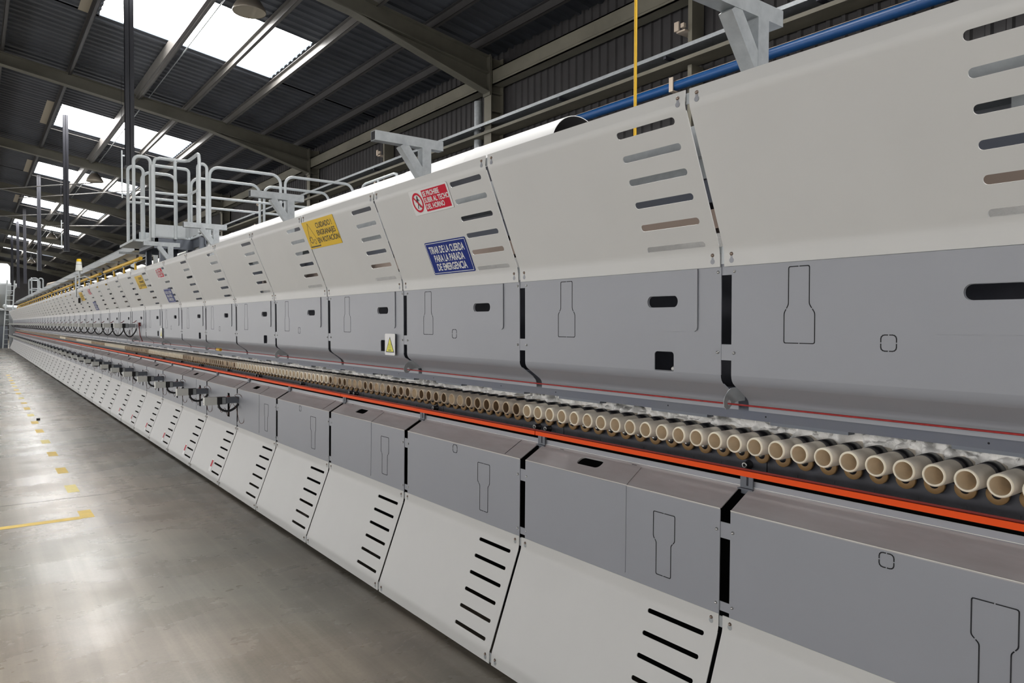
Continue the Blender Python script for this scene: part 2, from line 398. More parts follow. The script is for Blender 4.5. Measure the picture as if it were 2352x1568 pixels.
# intermediate wall posts with little white cleats
for k, x in enumerate((-2.25, 5.74, 13.8, 21.8, 29.8)):
    q = MB(); q.box(x-.03, x+.03, 6.95, 7.17, 4.80, 5.42); q.box(x-.03, x+.03, 6.95, 7.17, 0, 4.60)
    lb = ['thin wall post behind the camera', 'thin pale wall post behind the nearest gantry arm', 'thin wall post between the nearest two columns', 'thin wall post between the second and third columns', 'thin wall post between the third and fourth columns'][k]
    t = thing('wall_post', lb, 'post', (x, 7.0, 0), 'thin wall posts')
    q.build('post', 'eave', t, org=(x, 7.0, 0))
    q = MB(); q.box(x+.10, x+.17, 6.86, 6.88, 5.02, 5.13); q.box(x+.02, x+.15, 6.88, 7.15, 5.0, 5.02); q.box(x+.02, x+.07, 6.86, 6.90, 5.04, 5.09)
    q.build('cleat', 'beige', t, org=(x, 7.0, 0))
# rails, tray and blue pipe on the wall
q = MB(); q.box(XA, XB, 6.80, 6.81, 4.755, 4.80); q.box(XA, XB, 6.81, 7.15, 4.79, 4.80); q.box(XA, XB, 6.98, 7.0, 4.80, 4.86)
t = thing('cable_tray', 'pale galvanised cable tray running along the ribbed wall', 'cable tray', (0, 7.0, 4.755))
q.build('tray', 'galv', t, org=(0, 7.0, 4.755))
q = MB(); q.box(4.0, 4.04, 6.82, 7.17, 4.72, 4.755); multi('arm', 'dark', t, (0, 7.0, 4.755), q, [4+2*k for k in range(24)])
q = MB(); q.box(XA, XB, 6.86, 6.90, 4.635, 4.68); q.box(XA, XB, 6.9, 7.15, 4.64, 4.65)
tag(q.build('wall_rail', 'eave', org=(0, 7, 4.6)), 'olive angle rail under the cable tray on the ribbed wall', 'rail')
t = thing('blue_pipe', 'glossy blue pipe along the ribbed wall, beige along the top', 'pipe', (0, 6.85, 4.3))
q = MB(); q.tube([(XA, 6.85, 4.36), (XB, 6.85, 4.36)], .058, 20); q.build('pipe', 'blue', t, org=(0, 6.85, 4.3))
q = MB(); n = 6
vs = []
for x in (XA, XB):
    for k in range(n+1):
        a = math.radians(75+62*k/n); vs.append((x, 6.85+.0595*math.cos(a), 4.36+.0595*math.sin(a)))
q.add(vs, [(k, k+1, k+n+2, k+n+1) for k in range(n)], smooth=True); q.build('top_strip', 'beige', t, org=(0, 6.85, 4.3))  # beige strip along the upper side of the pipe
q = MB(); x = 5.88; q.box(x-.03, x+.03, 6.775, 6.79, 4.28, 4.45); q.box(x-.03, x+.03, 6.79, 7.17, 4.28, 4.295)
multi('clamp', 'beige', t, (0, 6.85, 4.3), q, [5.88+8*k for k in range(6)])
# vertical downpipe beside nearest column
q = MB(); q.tube([(10.38, 7.02, 0), (10.38, 7.02, 5.3)], .07, 14)
tag(q.build('downpipe', 'galv', org=(10.38, 7.02, 0)), 'grey round downpipe left of the nearest wall column', 'pipe')
# tan sheet patches beside the skylights
for k, (a, b) in enumerate(SKX[:4]):
    q = MB(); y0, y1 = 1.53, 1.70; q.add([(a, y0, RZ(y0)-.034), (b, y0, RZ(y0)-.034), (b, y1, RZ(y1)-.034), (a, y1, RZ(y1)-.034), (a, y0, RZ(y0)-.038), (b, y0, RZ(y0)-.038), (b, y1, RZ(y1)-.038), (a, y1, RZ(y1)-.038)], [(0, 1, 2, 3), (4, 5, 6, 7), (0, 1, 5, 4), (1, 2, 6, 5), (2, 3, 7, 6), (3, 0, 4, 7)])
    tag(q.build('roof_patch', 'dial', org=(a, y0, 6.9)), 'tan roof patch left of the %s skylight from the camera' % ordw(k+1), 'panel', 'tan roof patches')
# thin flashing lines at the far edge of each skylight
for k, (a, b) in enumerate(SKX[1:6]):
    q = MB(); x = b+.16; q.beam((x, SY0-.1, RZ(SY0-.1)-.07), (x, SY1+.1, RZ(SY1+.1)-.07), .012, .016)
    tag(q.build('tie_rod', 'purl2', org=(x, 3, 6.6)), 'thin pale tie rod just beyond the %s skylight' % ordw(k+2), 'rod', 'tie rods beside the skylights')
# conduit under the roof and diagonal bracing
q = MB(); q.tube([(8.0, 3.25, 6.60), (60, 3.25, 6.40)], .011, 8)
tag(q.build('conduit', 'galv', org=(8, 3.25, 6.6)), 'thin pale conduit strung lengthwise under the roof', 'conduit')
for k, (a, b, lb) in enumerate([((33.8, .2, 6.45), (26.0, 3.3, 5.9), 'left diagonal brace rod in the third roof bay'),
                 ((25.95, 4.9, 5.86), (33.8, 1.5, 6.3), 'thin brace rod crossing behind the platform'),
                 ((41.8, .3, 6.4), (33.9, 3.4, 5.9), 'left diagonal brace rod in the fourth roof bay'),
                 ((41.9, 2.7, 6.2), (34.0, 5.6, 5.6), 'right diagonal brace rod in the fourth roof bay')]):
    q = MB(); q.tube([a, b], .018, 8); tag(q.build('brace_rod', 'purl2', org=a), lb, 'brace', 'roof bracing rods')
# high bay lamps
def lamp(x, y, z, lb):
    t = thing('high_bay_lamp', lb, 'lamp', (x, y, z), 'high bay lamps')
    q = MB(); q.lathe([(.245, 0), (.25, .01), (.235, .06), (.15, .20), (.10, .25), (.095, .26)], (x, y, z), 'z', 28); q.build('reflector', 'lampg', t, org=(x, y, z))
    q = MB(); q.lathe([(0, .012), (.20, .008), (.24, .004)], (x, y, z), 'z', 28); q.build('lens', 'dial', t, org=(x, y, z))
    q = MB(); q.lathe([(.0, .40), (.075, .40), (.078, .38), (.078, .27), (.095, .255)], (x, y, z), 'z', 20); q.build('ballast_can', 'galv', t, org=(x, y, z))
    q = MB(); q.tube([(x, y, z+.4), (x, y, RZ(y))], .01, 8); q.build('hanger', 'galv', t, org=(x, y, z))
lamp(11.35, 3.45, 6.23, 'high bay lamp cut by the top edge of the photo'); lamp(26.6, 3.2, 6.0, 'high bay lamp hanging before the third skylight')
lamp(43.7, 3.3, 5.8, 'small distant high bay lamp beyond the second hanging post'); lamp(59.5, 3.3, 5.6, 'tiny farthest high bay lamp among the dark posts')
# dark service posts hanging from the rafters
for k, (x, z0) in enumerate([(12.65, 3.92), (22.1, 3.36), (31.5, 3.42), (40.4, 3.33), (46.6, 3.38), (53.5, 3.4)]):
    y = 2.0
    t = thing('hanging_post', 'dark steel post hanging from the roof, %s from the camera' % ordw(k+1), 'post', (x, y, z0), 'dark hanging posts')
    q = MB(); wd = .062
    q.box(x-.008+.05, x+.05, y-wd, y+wd, z0, RZ(2.0)); q.box(x-.05, x-.042, y-wd, y+wd, z0, RZ(2.0)); q.box(x-.05, x+.05, y-.004, y+.004, z0, RZ(2.0))
    q.build('post', 'post', t, org=(x, y, z0))
    q = MB(); q.box(x-.07, x+.07, y-.07, y+.07, z0-.012, z0); q.build('foot_plate', 'post', t, org=(x, y, z0))
for k, (x, y, z0, z1) in enumerate([(17.4, 2.6, 4.15, 5.16), (30.4, 2.6, 4.16, 5.16), (42.3, 2.6, 4.04, 5.03)]):
    t = thing('light_tube', ['pale vertical tube just left of the nearest dark hanging post', 'pale vertical tube left of the second dark hanging post', 'small far vertical tube beyond the beacon'][k], 'tube', (x, y, z0), 'pale vertical tubes')
    q = MB(); q.tube([(x, y, z0), (x, y, z1)], .015, 10); q.build('tube', 'railp', t, org=(x, y, z0))
    q = MB()
    for zz in (z0+.08, z1-.12): q.box(x, x+.02, y, y+.14, zz, zz+.03)
    q.build('clip', 'galv', t, org=(x, y, z0))
    q = MB(); q.tube([(x, y, z1), (x, y, RZ(y))], .004, 6); q.build('hanger', 'post', t, org=(x, y, z0))

# ------------------------------------------------------------------ kiln panels
G0 = .3836; LM = 1.05; NM = 48; gx = lambda k: G0+LM*k
T_, B1, B2, B3 = (1.716, 2.165), (1.716, 2.117), (1.888, 1.700), (1.891, 1.646)
G0p, G1, G2, G3 = (1.897, 1.70), (1.900, 1.285), (1.993, 1.221), (1.993, 1.1885)
D1, C1, C2, S0e = (2.012, .9585), (2.011, .939), (1.904, .879), (1.9015, .505)
K0, K1, K2, K3 = (1.9005, .541), (1.900, .494), (1.743, .073), (1.741, .0245)
def round_profile(P, r=.022, n=3):
    out = [P[0]]
    for i in range(1, len(P)-1):
        a, b, c = Vector(P[i-1]), Vector(P[i]), Vector(P[i+1])
        d1 = (a-b).normalized(); d2 = (c-b).normalized(); k = min(r, (a-b).length*.45, (c-b).length*.45)
        p0, p2 = b+d1*k, b+d2*k
        for j in range(n+1):
            t = j/n; q = p0*(1-t)**2+b*2*t*(1-t)+p2*t*t; out.append((q.x, q.y))
    out.append(P[-1]); return out
def sheet(q, P, x0, x1, holes={}, th=.003, mi=None, out=-1, r=.022):
    """P: profile of (y,z); holes: {segment: [loop of (x, t)]} with t in metres from the segment's first bend point"""
    for i in range(len(P)-1):
        a, b = Vector(P[i]), Vector(P[i+1]); d = (b-a); Ln = d.length; d = d/Ln
        nrm = Vector((d.y, -d.x))
        if nrm.x > 0: nrm = -nrm                      # outward = towards the aisle
        k0 = min(r, Ln*.45) if i > 0 else 0; k1 = min(r, Ln*.45) if i < len(P)-2 else 0
        f3 = lambda x, t, a=a, d=d: (x, a.x+d.x*t, a.y+d.y*t)
        q.poly([(x0, k0), (x1, k0), (x1, Ln-k1), (x0, Ln-k1)], holes.get(i, []), f3, (0, -nrm.x, -nrm.y), th, mi[i] if mi else 0)
        if i < len(P)-2:
            c = Vector(P[i+2]); d2 = (c-b).normalized(); kk = min(r, (c-b).length*.45); p0, p2 = b-d*k1, b+d2*kk; n = 4; pts = []
            for j in range(n+1):
                t = j/n; pts.append(p0*(1-t)**2+b*2*t*(1-t)+p2*t*t)
            vs = []
            for p in pts: vs += [(x0, p.x, p.y), (x1, p.x, p.y)]
            q.add(vs, [(2*j, 2*j+1, 2*j+3, 2*j+2) for j in range(n)], (mi[i] if mi else 0), True)
def seg_t(P, i, z):
    """distance along segment i at height z"""
    a, b = P[i], P[i+1]; f = (z-a[1])/(b[1]-a[1]); return f*math.hypot(b[0]-a[0], b[1]-a[1])
def fillet(lp, r=.006, n=3):
    out = []
    N = len(lp)
    for i in range(N):
        a, b, c = Vector(lp[i-1]), Vector(lp[i]), Vector(lp[(i+1) % N]); k1 = min(r, (a-b).length*.4, (c-b).length*.4)
        p0 = b+(a-b).normalized()*k1; p2 = b+(c-b).normalized()*k1
        for j in range(n+1): t_ = j/n; out.append(tuple(p0*(1-t_)**2+b*2*t_*(1-t_)+p2*t_*t_))
    return out
def ribbon(q, loop, f3, nrm, wd=.0028, lift=.0006, mi=0, gaps=()):
    """a thin line drawn along a closed loop on a plane; small breaks at 'gaps' (edge index)"""
    n = len(loop); nrm = Vector(nrm)
    for i in range(n):
        a = Vector(loop[i]); b = Vector(loop[(i+1) % n]); d = (b-a)
        if d.length < 1e-6: continue
        d.normalize(); s_ = Vector((-d.y, d.x))*wd/2; parts = [(a-d*wd*.5, b+d*wd*.5)]
        if i in gaps: m_ = (a+b)/2; parts = [(a-d*wd*.5, m_-d*.0015), (m_+d*.0015, b+d*wd*.5)]
        for p0, p1 in parts:
            vs = [Vector(f3(*(p0-s_))), Vector(f3(*(p1-s_))), Vector(f3(*(p1+s_))), Vector(f3(*(p0+s_)))]
            vs2 = [v+nrm*lift for v in vs]
            q.add(vs2+vs, [(0, 1, 2, 3), (0, 1, 5, 4), (1, 2, 6, 5), (2, 3, 7, 6), (3, 0, 4, 7)], mi)
GW, GG, GT = .0156, .039, .0418
# hood panel
PH = [T_, B1, B2, B3]
def hood_mesh():
    q = MB(); hs = []
    for k in range(6):
        z = 2.088-.0737*k; t = (2.117-z)/(2.117-1.700)*math.hypot(.172, .417)
        hs.append(rrect(.05, .298, t-.0115, t+.0115, .0112, 5))
    sheet(q, PH, 0, LM-GW, {1: hs}, mi=[0, 0, 0], r=.013)
    for xx in (.028, LM-GW-.028):                      # keyhole recesses
        for z, y in ((2.128, 1.7155), (1.664, 1.8902)):
            q.lathe([(0, 0), (.0085, 0)], (xx, y-.0008, z), 'y', 14, 1); q.box(xx-.004, xx+.004, y-.0009, y, z, z+.018, 1)
    return q
def screw_mesh(y, z, r=.0065, xx=0): 
    q = MB(); q.lathe([(0, -.006), (r*.45, -.0056), (r*.85, -.003), (r, 0)], (xx, y, z), 'y', 12); return q
SK_P = [K0, K1, K2, K3]
def skirt_mesh():
    q = MB(); hs = []
    for k in range(6):
        z = .4635-.0712*k; t = (.494-z)/(.494-.073)*math.hypot(.157, .421)
        hs.append(rrect(.048, .29, t-.0078, t+.0078, .0077, 5))
    sheet(q, SK_P, 0, LM-GW, {1: hs}, r=.012)
    for xx in (.028, LM-GW-.028):
        for z, y in ((.515, 1.9002), (.046, 1.7415)):
            q.lathe([(0, 0), (.0085, 0)], (xx, y-.0008, z-.004), 'y', 14, 1)
    return q
def keyhole_loop(x0, x1, xa, xb, za, zb, zc, zd, up_wide):
    # wide part between za..zb, narrow part between zc..zd (z), x0..x1 wide, xa..xb narrow
    return [(x0, za), (x1, za), (x1, zb), (xb, zc), (xb, zd), (xa, zd), (xa, zc), (x0, zb)]
def upper_meshes(kind):
    q = MB(); P = [G0p, G1, G2, G3]
    fz = lambda z: 1.70-z                              # t is just depth below 1.70 on the near-vertical face
    hs = []
    if kind == 'A': fx = (.115, .430); sl = (.215, .350)
    else: fx = (.090, .388); sl = (.172, .305)
    hs.append(rrect(sl[0], sl[1], fz(1.561), fz(1.523), .018))
    if kind == 'B': hs.append(rrect(.192, .278, fz(1.372), fz(1.300), .012))
    sheet(q, P, 0, LM-GG, {0: hs}, r=.02)
    q2 = MB(); f3 = lambda x, z: (x, 1.900-(z-1.285)*.003/.415, z)
    if kind == 'A': kh = keyhole_loop(.733, .829, .750, .815, 1.411, 1.498, 1.523, 1.632, False)
    else: kh = keyhole_loop(.692, .792, .708, .777, 1.414, 1.504, 1.526, 1.634, False)
    ribbon(q2, fillet(kh), f3, (0, -1, 0), gaps=(3, 11, 19, 27))
    q4 = MB()
    if kind == 'A': ribbon(q4, rrect(.508, .548, 1.396, 1.438, .010, 3), f3, (0, -1, 0), gaps=(3, 7, 11, 15))
    # flap plate
    q3 = MB(); lp = [(fx[0], 1.645), (fx[1], 1.645)]+[(fx[1], 1.455), (fx[1]-.003, 1.446), (fx[1]-.012, 1.441), (fx[0]+.012, 1.441), (fx[0]+.003, 1.446), (fx[0], 1.455)]
    q3.poly(lp, [rrect(sl[0]-.001, sl[1]+.001, 1.522, 1.562, .019)], lambda x, z: (x, 1.8945-(z-1.285)*.003/.415, z), (0, 1, 0), .004)
    return q, q2, q3, q4
def lower_meshes(kind):
    q = MB(); P = [D1, C1, C2, S0e]; hs = []
    fz = lambda z: .879-z
    if kind in ('CA', 'CB'): hs.append(rrect(.222, .290, fz(.822), fz(.602), .004, 2))
    sh = []
    if kind in ('B', 'CB'): sh.append(rrect(.608, .735, .028, .074, .018, 4))
    sheet(q, P, 0, LM-GG, {2: hs, 1: sh}, mi=[0, 2, 0], r=.004)
    q.beam((0, 1.9035, .8795), (LM-GG, 1.9035, .8795), .0025, .0018, 1); q.beam((0, 2.0102, .9395), (LM-GT, 2.0102, .9395), .002, .0014, 1)
    q2 = MB(); f3 = lambda x, z: (x, 1.9035-(.879-z)*.0025/.374, z)
    if kind == 'A': kh = keyhole_loop(.228, .326, .242, .308, .815, .727, .710, .593, True)
    elif kind == 'B': kh = keyhole_loop(.184, .280, .200, .266, .813, .725, .708, .596, True)
    else: kh = None
    q4 = MB(); q5 = MB()
    if kh: ribbon(q2, fillet(kh), f3, (0, -1, 0), gaps=(3, 11, 19, 27))
    if kind == 'A': ribbon(q4, rrect(.508, .546, .831, .869, .010, 3), f3, (0, -1, 0), gaps=(3, 7, 11, 15))
    q3 = None
    if kind in ('B', 'CB'):
        q3 = MB(); x0 = .412; x1 = LM-GG-.002
        q3.poly([(x0, .877), (x0, .560), (x0+.006, .556), (x1, .556), (x1, .877)], [rrect(.222, .290, .602, .822, .004, 2)] if False else [], lambda x, z: (x, 1.9020-(.879-z)*.0025/.374, z), (0, 1, 0), .0025, 0)
        d = (Vector(C1)-Vector(C2)).normalized(); nrm = Vector((-d.y, d.x))
        # slope leaf: t measured from C2 upwards
        Ls = (Vector(C1)-Vector(C2)).length
        q3.poly([(x0, 0.001), (x1, 0.001), (x1, .103), (x0+.012, .103)], [rrect(.607, .736, Ls-.0745, Ls-.0275, .018, 4)],
                lambda x, t: (x, C2[0]+d.x*t-.0012, C2[1]+d.y*t+.0022), (0, .3, -.9), .002, 1)
        for xa in (.462, .880): q5.box(xa-.012, xa+.012, 1.996, 1.9985, .9345, .9357)
    else:
        q5.beam((.12, 1.9095, .8835), (.12, 2.005, .937), .0012, .0012)
    return q, q2, q3, q4, q5
def tabs(q, y, zz):
    for z0, z1 in zz: q.box(LM-GG-.002, LM+.002, y+.0035, y+.006, z0, z1)

protos = {}
def place_run(kind_name, make_near, make_far, near, cat, group, lab, base_yz, start=-1):
    pass
UPP = {}
# --- hoods
def label_run(base, k, feature=''):
    n = k+1
    if k < 0: return base+' just outside the right edge of the photo'
    return base+', '+ordw(n)+' from the right edge'
hm = hood_mesh(); org = (0, 1.891, 1.646)
t = thing('hood_panel', '', 'panel', org); sh_ = hm.build('sheet', ['cream', 'grey'], t, org=org)
for xx in (.028, LM-GW-.028):
    for z, y in ((2.147, 1.716), (1.684, 1.8895)):
        screw_mesh(y, z, xx=xx).build('screw', 'bsteel', sh_, org=org)
q = MB(); q.box(LM-GW-.03, LM+.03, 1.7205, 1.723, 2.122, 2.155); q.build('joint_strip', 'galv', t, org=org)
q = MB(); q.box(LM-GW-.03, LM+.03, 1.8945, 1.897, 1.655, 1.71); q.build('joint_strip', 'galv', t, org=org)
HP = t
t = hm.build('hood_panel', ['cream', 'grey'], org=org); HF = tag(t, '', 'panel')
# --- skirts
sm = skirt_mesh(); org = (0, 1.741, .0245)
t = thing('skirt_cover', '', 'panel', org); sh_ = sm.build('sheet', ['cream', 'galv'], t, org=org)
for xx in (.028, LM-GW-.028):
    for z, y in ((.522, 1.9002), (.056, 1.7415)):
        screw_mesh(y, z, xx=xx, r=.006).build('screw', 'bsteel', sh_, org=org)
for y, z0, z1 in ((1.9035, .500, .536), (1.745, .03, .072)):
    q = MB(); q.box(LM-GW-.02, LM+.02, y, y+.003, z0, z1); q.build('joint_strip', 'galv', t, org=org)
SP = t; SF = tag(sm.build('skirt_cover', ['cream', 'galv'], org=org), '', 'panel')
# --- uppers
org = (0, 1.9, 1.1885); UP = {}; UF = {}
for kd in 'AB':
    a, b, c, d4 = upper_meshes(kd)
    t = thing('upper_side_panel', '', 'panel', org); sh_ = a.build('sheet', 'grey', t, org=org); b.build('knockout_outline', 'line', sh_, org=org); c.build('access_flap', 'grey', t, org=org)
    if d4.v: d4.build('square_outline', 'line', sh_, org=org)
    for xx in (.012, LM-GG-.01):
        for z in (1.630, 1.376): screw_mesh(1.8985, z, xx=xx, r=.0055).build('screw', 'steel', sh_, org=org)
    for z0, z1 in ((1.620, 1.665), (1.352, 1.402)):
        q = MB(); q.box(LM-GG-.002, LM+.002, 1.9005, 1.9035, z0, z1); q.build('connector_tab', 'grey', t, org=org)
    if kd == 'B':
        q = MB(); q.tube([(.215, 1.93, 1.318), (.20, 1.905, 1.314)], .006, 10); q.build('stub', 'steel', t, org=org)
    UP[kd] = t
    t = thing('upper_side_panel', '', 'panel', org); a.build('sheet', 'grey', t, org=org); c.build('access_flap', 'grey', t, org=org); UF[kd] = t
# --- lowers
org = (0, 1.9, .5); LP = {}
for kd in ('A', 'B', 'CA', 'CB'):
    a, b, c, d4, d5 = lower_meshes(kd)
    t = thing('lower_side_panel', '', 'panel', org); sh_ = a.build('sheet', ['grey', 'edge', 'dust_toplit'], t, org=org)
    for qq, nn in ((b, 'knockout_outline'), (d4, 'square_outline'), (d5, 'slit')):
        if qq.v: qq.build(nn, 'line', sh_, org=org)
    if c: c.build('access_flap', ['grey', 'dust_toplit'], t, org=org)
    if kd in ('A', 'B'):
        for xx in (.012, LM-GG-.01):
            for z in (.811, .574): screw_mesh(1.903, z, xx=xx, r=.0055).build('screw', 'steel', sh_, org=org)
    for z0, z1 in ((.786, .837), (.552, .582)):
        q = MB(); q.box(LM-GG-.002, LM+.002, 1.906, 1.909, z0, z1); q.build('connector_tab', 'grey', t, org=org)
    LP[kd] = t
far_l = ' in the far stretch beyond the beacon'
sets = []
for k in range(-1, NM):
    kd = 'A' if k % 2 == 0 else 'B'; near = k <= 9; farg = k > 15
    ex = {2: ' with the red and blue signs', 3: ' touched by the yellow gear sign'}.get(k, '')
    for nm, src, base, grp in (('hood', HP if near else HF, 'cream slotted hood panel'+ex, 'cream hood panels'),
                          ('upper', (UP if near else UF)[kd], 'grey upper side panel '+('without window' if kd == 'A' else 'with a square window'), 'grey upper side panels'),
                          ('lower', LP[kd] if k < 6 else LP['C'+kd], 'grey lower side panel '+('with plain top' if kd == 'A' else 'with top handle hole'), 'grey lower side panels'),
                          ('skirt', SP if near else SF, 'cream slotted skirt panel above the floor', 'cream skirt panels')):
        lb = (base.split(' above the')[0] if farg else base)+(far_l if farg else '')
        if not farg: lb = label_run(base, k)
        dup(src, gx(k), lb, grp+(' of the far stretch' if farg else ''))
def kill(o):
    for c in list(o.children): kill(c)
    bpy.data.objects.remove(o)
for o in [HP, HF, SP, SF]+list(UP.values())+list(UF.values())+list(LP.values()): kill(o)
XK0, XK1 = gx(-1), gx(NM)

# ------------------------------------------------------------------ kiln casing behind the panels
t = thing('kiln_casing', 'long insulated kiln casing behind the cream and grey panels', 'kiln', (0, 3.6, 0))
org = (0, 3.6, 0)
def part(nm, m, boxes):
    q = MB()
    for b in boxes: q.box(*b)
    return q.build(nm, m, t, org=org)
part('inner_body', 'dark', [(XK0, XK1, 2.14, 5.0, 1.22, 1.66)])  # dark colour painted in so the upper panel gaps look shaded
part('lower_body', 'black', [(XK0, XK1, 2.19, 5.0, .03, .97)])  # near-black painted in for the shade behind the lower gaps
part('slot_dark_backing', 'dark', [(2.62, XK1, 2.14, 2.20, 2.19, 2.28)])  # added dark strip behind the top hood slots, standing in for darkness there
part('upper_body', 'grey', [(XK0, XK1, 2.30, 4.9, 1.66, 2.16)])
part('insulation_ledge', 'wool', [(XK0, XK1, 2.13, 2.30, 1.70, 1.79)])
part('brown_ledge', 'bsteel', [(XK0, XK1, 2.14, 2.30, 1.81, 1.88)])
part('slate_ledge', 'beam', [(XK0, XK1, 2.14, 2.30, 1.905, 1.99)])
part('upper_ledge', 'galv', [(XK0, XK1, 2.12, 2.30, 2.075, 2.19)])
part('mid_ledge', 'galv', [(XK0+.1+2.1*k, XK0+1.4+2.1*k, 2.16, 2.30, 2.0, 2.075) for k in range(24)])
q = MB(); q.box(-.05, .035, 2.02, 2.12, 1.68, 2.0); o_ = None
for k in range(-1, 30):
    if o_ is None: o_ = q.build('frame_post', 'dsteel', t, org=org); o_.location.x = gx(k)
    else:
        c = o_.copy(); C.objects.link(c); c.parent = t; c.location.x = gx(k)
# blue-grey beam above the rollers and the dark sill under them
t = thing('roller_gallery_beam', 'dark blue-grey beam above the roller ends, under the upper side panels', 'beam', (0, 2.08, 1.145))
q = MB(); q.box(XK0, XK1, 2.055, 2.10, 1.150, 1.25); q.build('web', 'beam', t, org=(0, 2.08, 1.145))
q = MB()
for k in range(-1, NM):
    for a in (.18, .72): q.box(gx(k)+a, gx(k)+a+.26, 2.064, 2.10, 1.139, 1.1495)
q.build('flange_plate', 'beam2', t, org=(0, 2.08, 1.145))
q = MB()
for k in range(-1, 14):
    for a in (.35, .99): q.lathe([(0, 0), (.003, 0)], (gx(k)+a, 2.0545, 1.166), 'y', 8)
q.build('rivet_hole', 'black', t, org=(0, 2.08, 1.145))

# ------------------------------------------------------------------ rollers
RZc, RYf, RR, RI = 1.067, 2.030, .0302, .0238
def roller(stain):
    cer, rim, bore = (('ceramic', 'rim', 'bore'), ('ceramic2', 'rim2', 'bore2'), ('ceramic2', 'rim2', 'bore'))[stain]
    org = (0, RYf, RZc)
    t = thing('roller', '', 'roller', org)
    q = MB(); q.lathe([(RI-.001, .34), (RI, .004), (RI+.001, 0), (RR-.003, 0), (RR, .004), (RR, .44)], (0, RYf, RZc), 'y', 36, mis=[2, 1, 1, 1, 0])
    tb = q.build('tube', [cer, rim, bore], t, org=org)
    q = MB(); q.lathe([(RR, .112), (RR+.0012, .113), (RR+.0012, .131), (RR, .132)], (0, RYf, RZc), 'y', 36); q.build('grey_ring', 'bandg', tb, org=org)
    q = MB(); q.lathe([(RR, .132), (RR+.002, .133), (RR+.002, .176), (RR, .177)], (0, RYf, RZc), 'y', 36); q.build('black_ring', 'band', tb, org=org)
    q = MB(); q.lathe([(0, .30), (RI, .13)], (0, RYf, RZc), 'y', 24); q.build('plug', bore, tb, org=org)
    return t
rp = [roller(0), roller(1), roller(2)]
near_x = [.392, .469, .546, .6225, .699, .775, .853, .930, 1.007, 1.084]
nx2 = [1.084+(1.7925-1.084)/9*i for i in range(1, 9)]
meas = [1.7925, 1.874, 1.954, 2.034, 2.115, 2.195, 2.277, 2.357, 2.439, 2.522, 2.601]
RX = near_x+nx2+meas
while len(RX) < 620: RX.append(RX[-1]+.08077)
RX = [x for x in RX if x < XK1-.1]
stretches = [(0, 2.6476, 0, ''), (2.6476, 4.914, 1, 'nearest brown-stained stretch'), (4.914, 7.16, 0, 'second pale stretch from the right'), (7.16, 9.375, 1, 'second brown-stained stretch from the right'),
             (9.375, 11.48, 0, 'third pale stretch from the right'), (11.48, 13.48, 1, 'third brown-stained stretch from the right'), (13.48, 15.75, 0, 'fourth pale stretch from the right'),
             (15.75, 17.64, 1, 'fourth brown-stained stretch from the right'), (17.64, 20.44, 0, 'fifth pale stretch from the right'), (20.44, 23.0, 1, 'fifth brown-stained stretch from the right'), (23.0, 25.2, 0, 'sixth pale stretch from the right')]
def stretch(x):
    for s in stretches:
        if s[0] <= x < s[1]: return s
    return (0, 0, int((x-25.2)/2.2) % 2 == 0, '')
rnd = random.Random(3); nvis = 0; seg_n = {}
for i, x in enumerate(RX[:300]):
    s = stretch(x); st = 0
    if s[2]: st = rnd.choice([1, 1, 1, 2, 1, 2])
    if s[3] == '':
        if i < 3: lb = 'cream ceramic roller end just outside the right edge of the photo'
        else: lb = 'cream ceramic roller end above the orange rail, %s from the right edge' % ordw(i-2)
    elif 2.6476 < x < 4.914:
        seg_n[s[3]] = seg_n.get(s[3], 0)+1
        lb = ('brown-bored' if st == 1 else 'lightly stained')+' ceramic roller end, %s in the nearest stained stretch' % ordw(seg_n[s[3]])
    else: lb = ('stained' if s[2] else 'cream')+' ceramic roller end in the '+s[3]
    src = rp[st]
    dup(src, x, lb, 'ceramic rollers' if x < 4.914 else 'rollers of the '+s[3])
q = MB()
for x in RX[300:]:
    q.lathe([(RI, .1), (RI, 0), (RR, 0), (RR, .3)], (x, RYf, RZc), 'y', 8, mis=[1, 0, 0])
tag(q.build('roller', ['ceramic2', 'bore2'], org=(RX[300], RYf, RZc)), 'farthest ceramic roller ends merging into a band', 'roller', kind='stuff')
for o in rp: kill(o)

# ------------------------------------------------------------------ roller rail: plate, support wheels, bolts, clamp
org = (0, 2.1, .95)
pm = MB(); pm.box(.002, LM-.002, 2.155, 2.167, .948, 1.03)
for k in range(8): pm.box(.06+.125*k, .063+.125*k, 2.1535, 2.155, .965, .975)
wm = MB(); WYc, WZc = 2.130, 1.0240
wm.lathe([(0, -.004), (.010, -.004), (.010, 0), (.0125, 0), (.0125, .001)], (0, WYc, WZc), 'y', 24, mi=1)
wm.lathe([(.0125, 0.0005), (.0268, 0), (.0276, .002), (.0276, .012), (0, .012)], (0, WYc, WZc), 'y', 32, mi=0); wm.lathe([(.0, -.012), (.005, -.012), (.0065, -.004)], (0, WYc, WZc), 'y', 10, mi=2)
wm.tube([(0, WYc+.012, WZc), (0, 2.155, WZc)], .006, 8, 2)
bm_ = MB(); bm_.lathe([(0, -.024), (.004, -.024), (.0045, -.030), (.010, -.030), (.011, -.028), (.011, -.004), (.016, -.003), (.016, 0)], (0, 2.155, .980), 'y', 20, mis=[0, 0, 1, 1, 0, 0, 0])
cm = MB(); cm.box(-.052, -.036, 2.0, 2.004, .94, .975); cm.box(-.028, -.005, 2.0, 2.004, .94, .975); cm.box(-.052, -.005, 2.0, 2.004, .936, .944); cm.box(-.056, 0, 1.992, 2.02, .931, .935); cm.box(-.03, -.004, 2.006, 2.03, .915, .97)
wo = bo = None
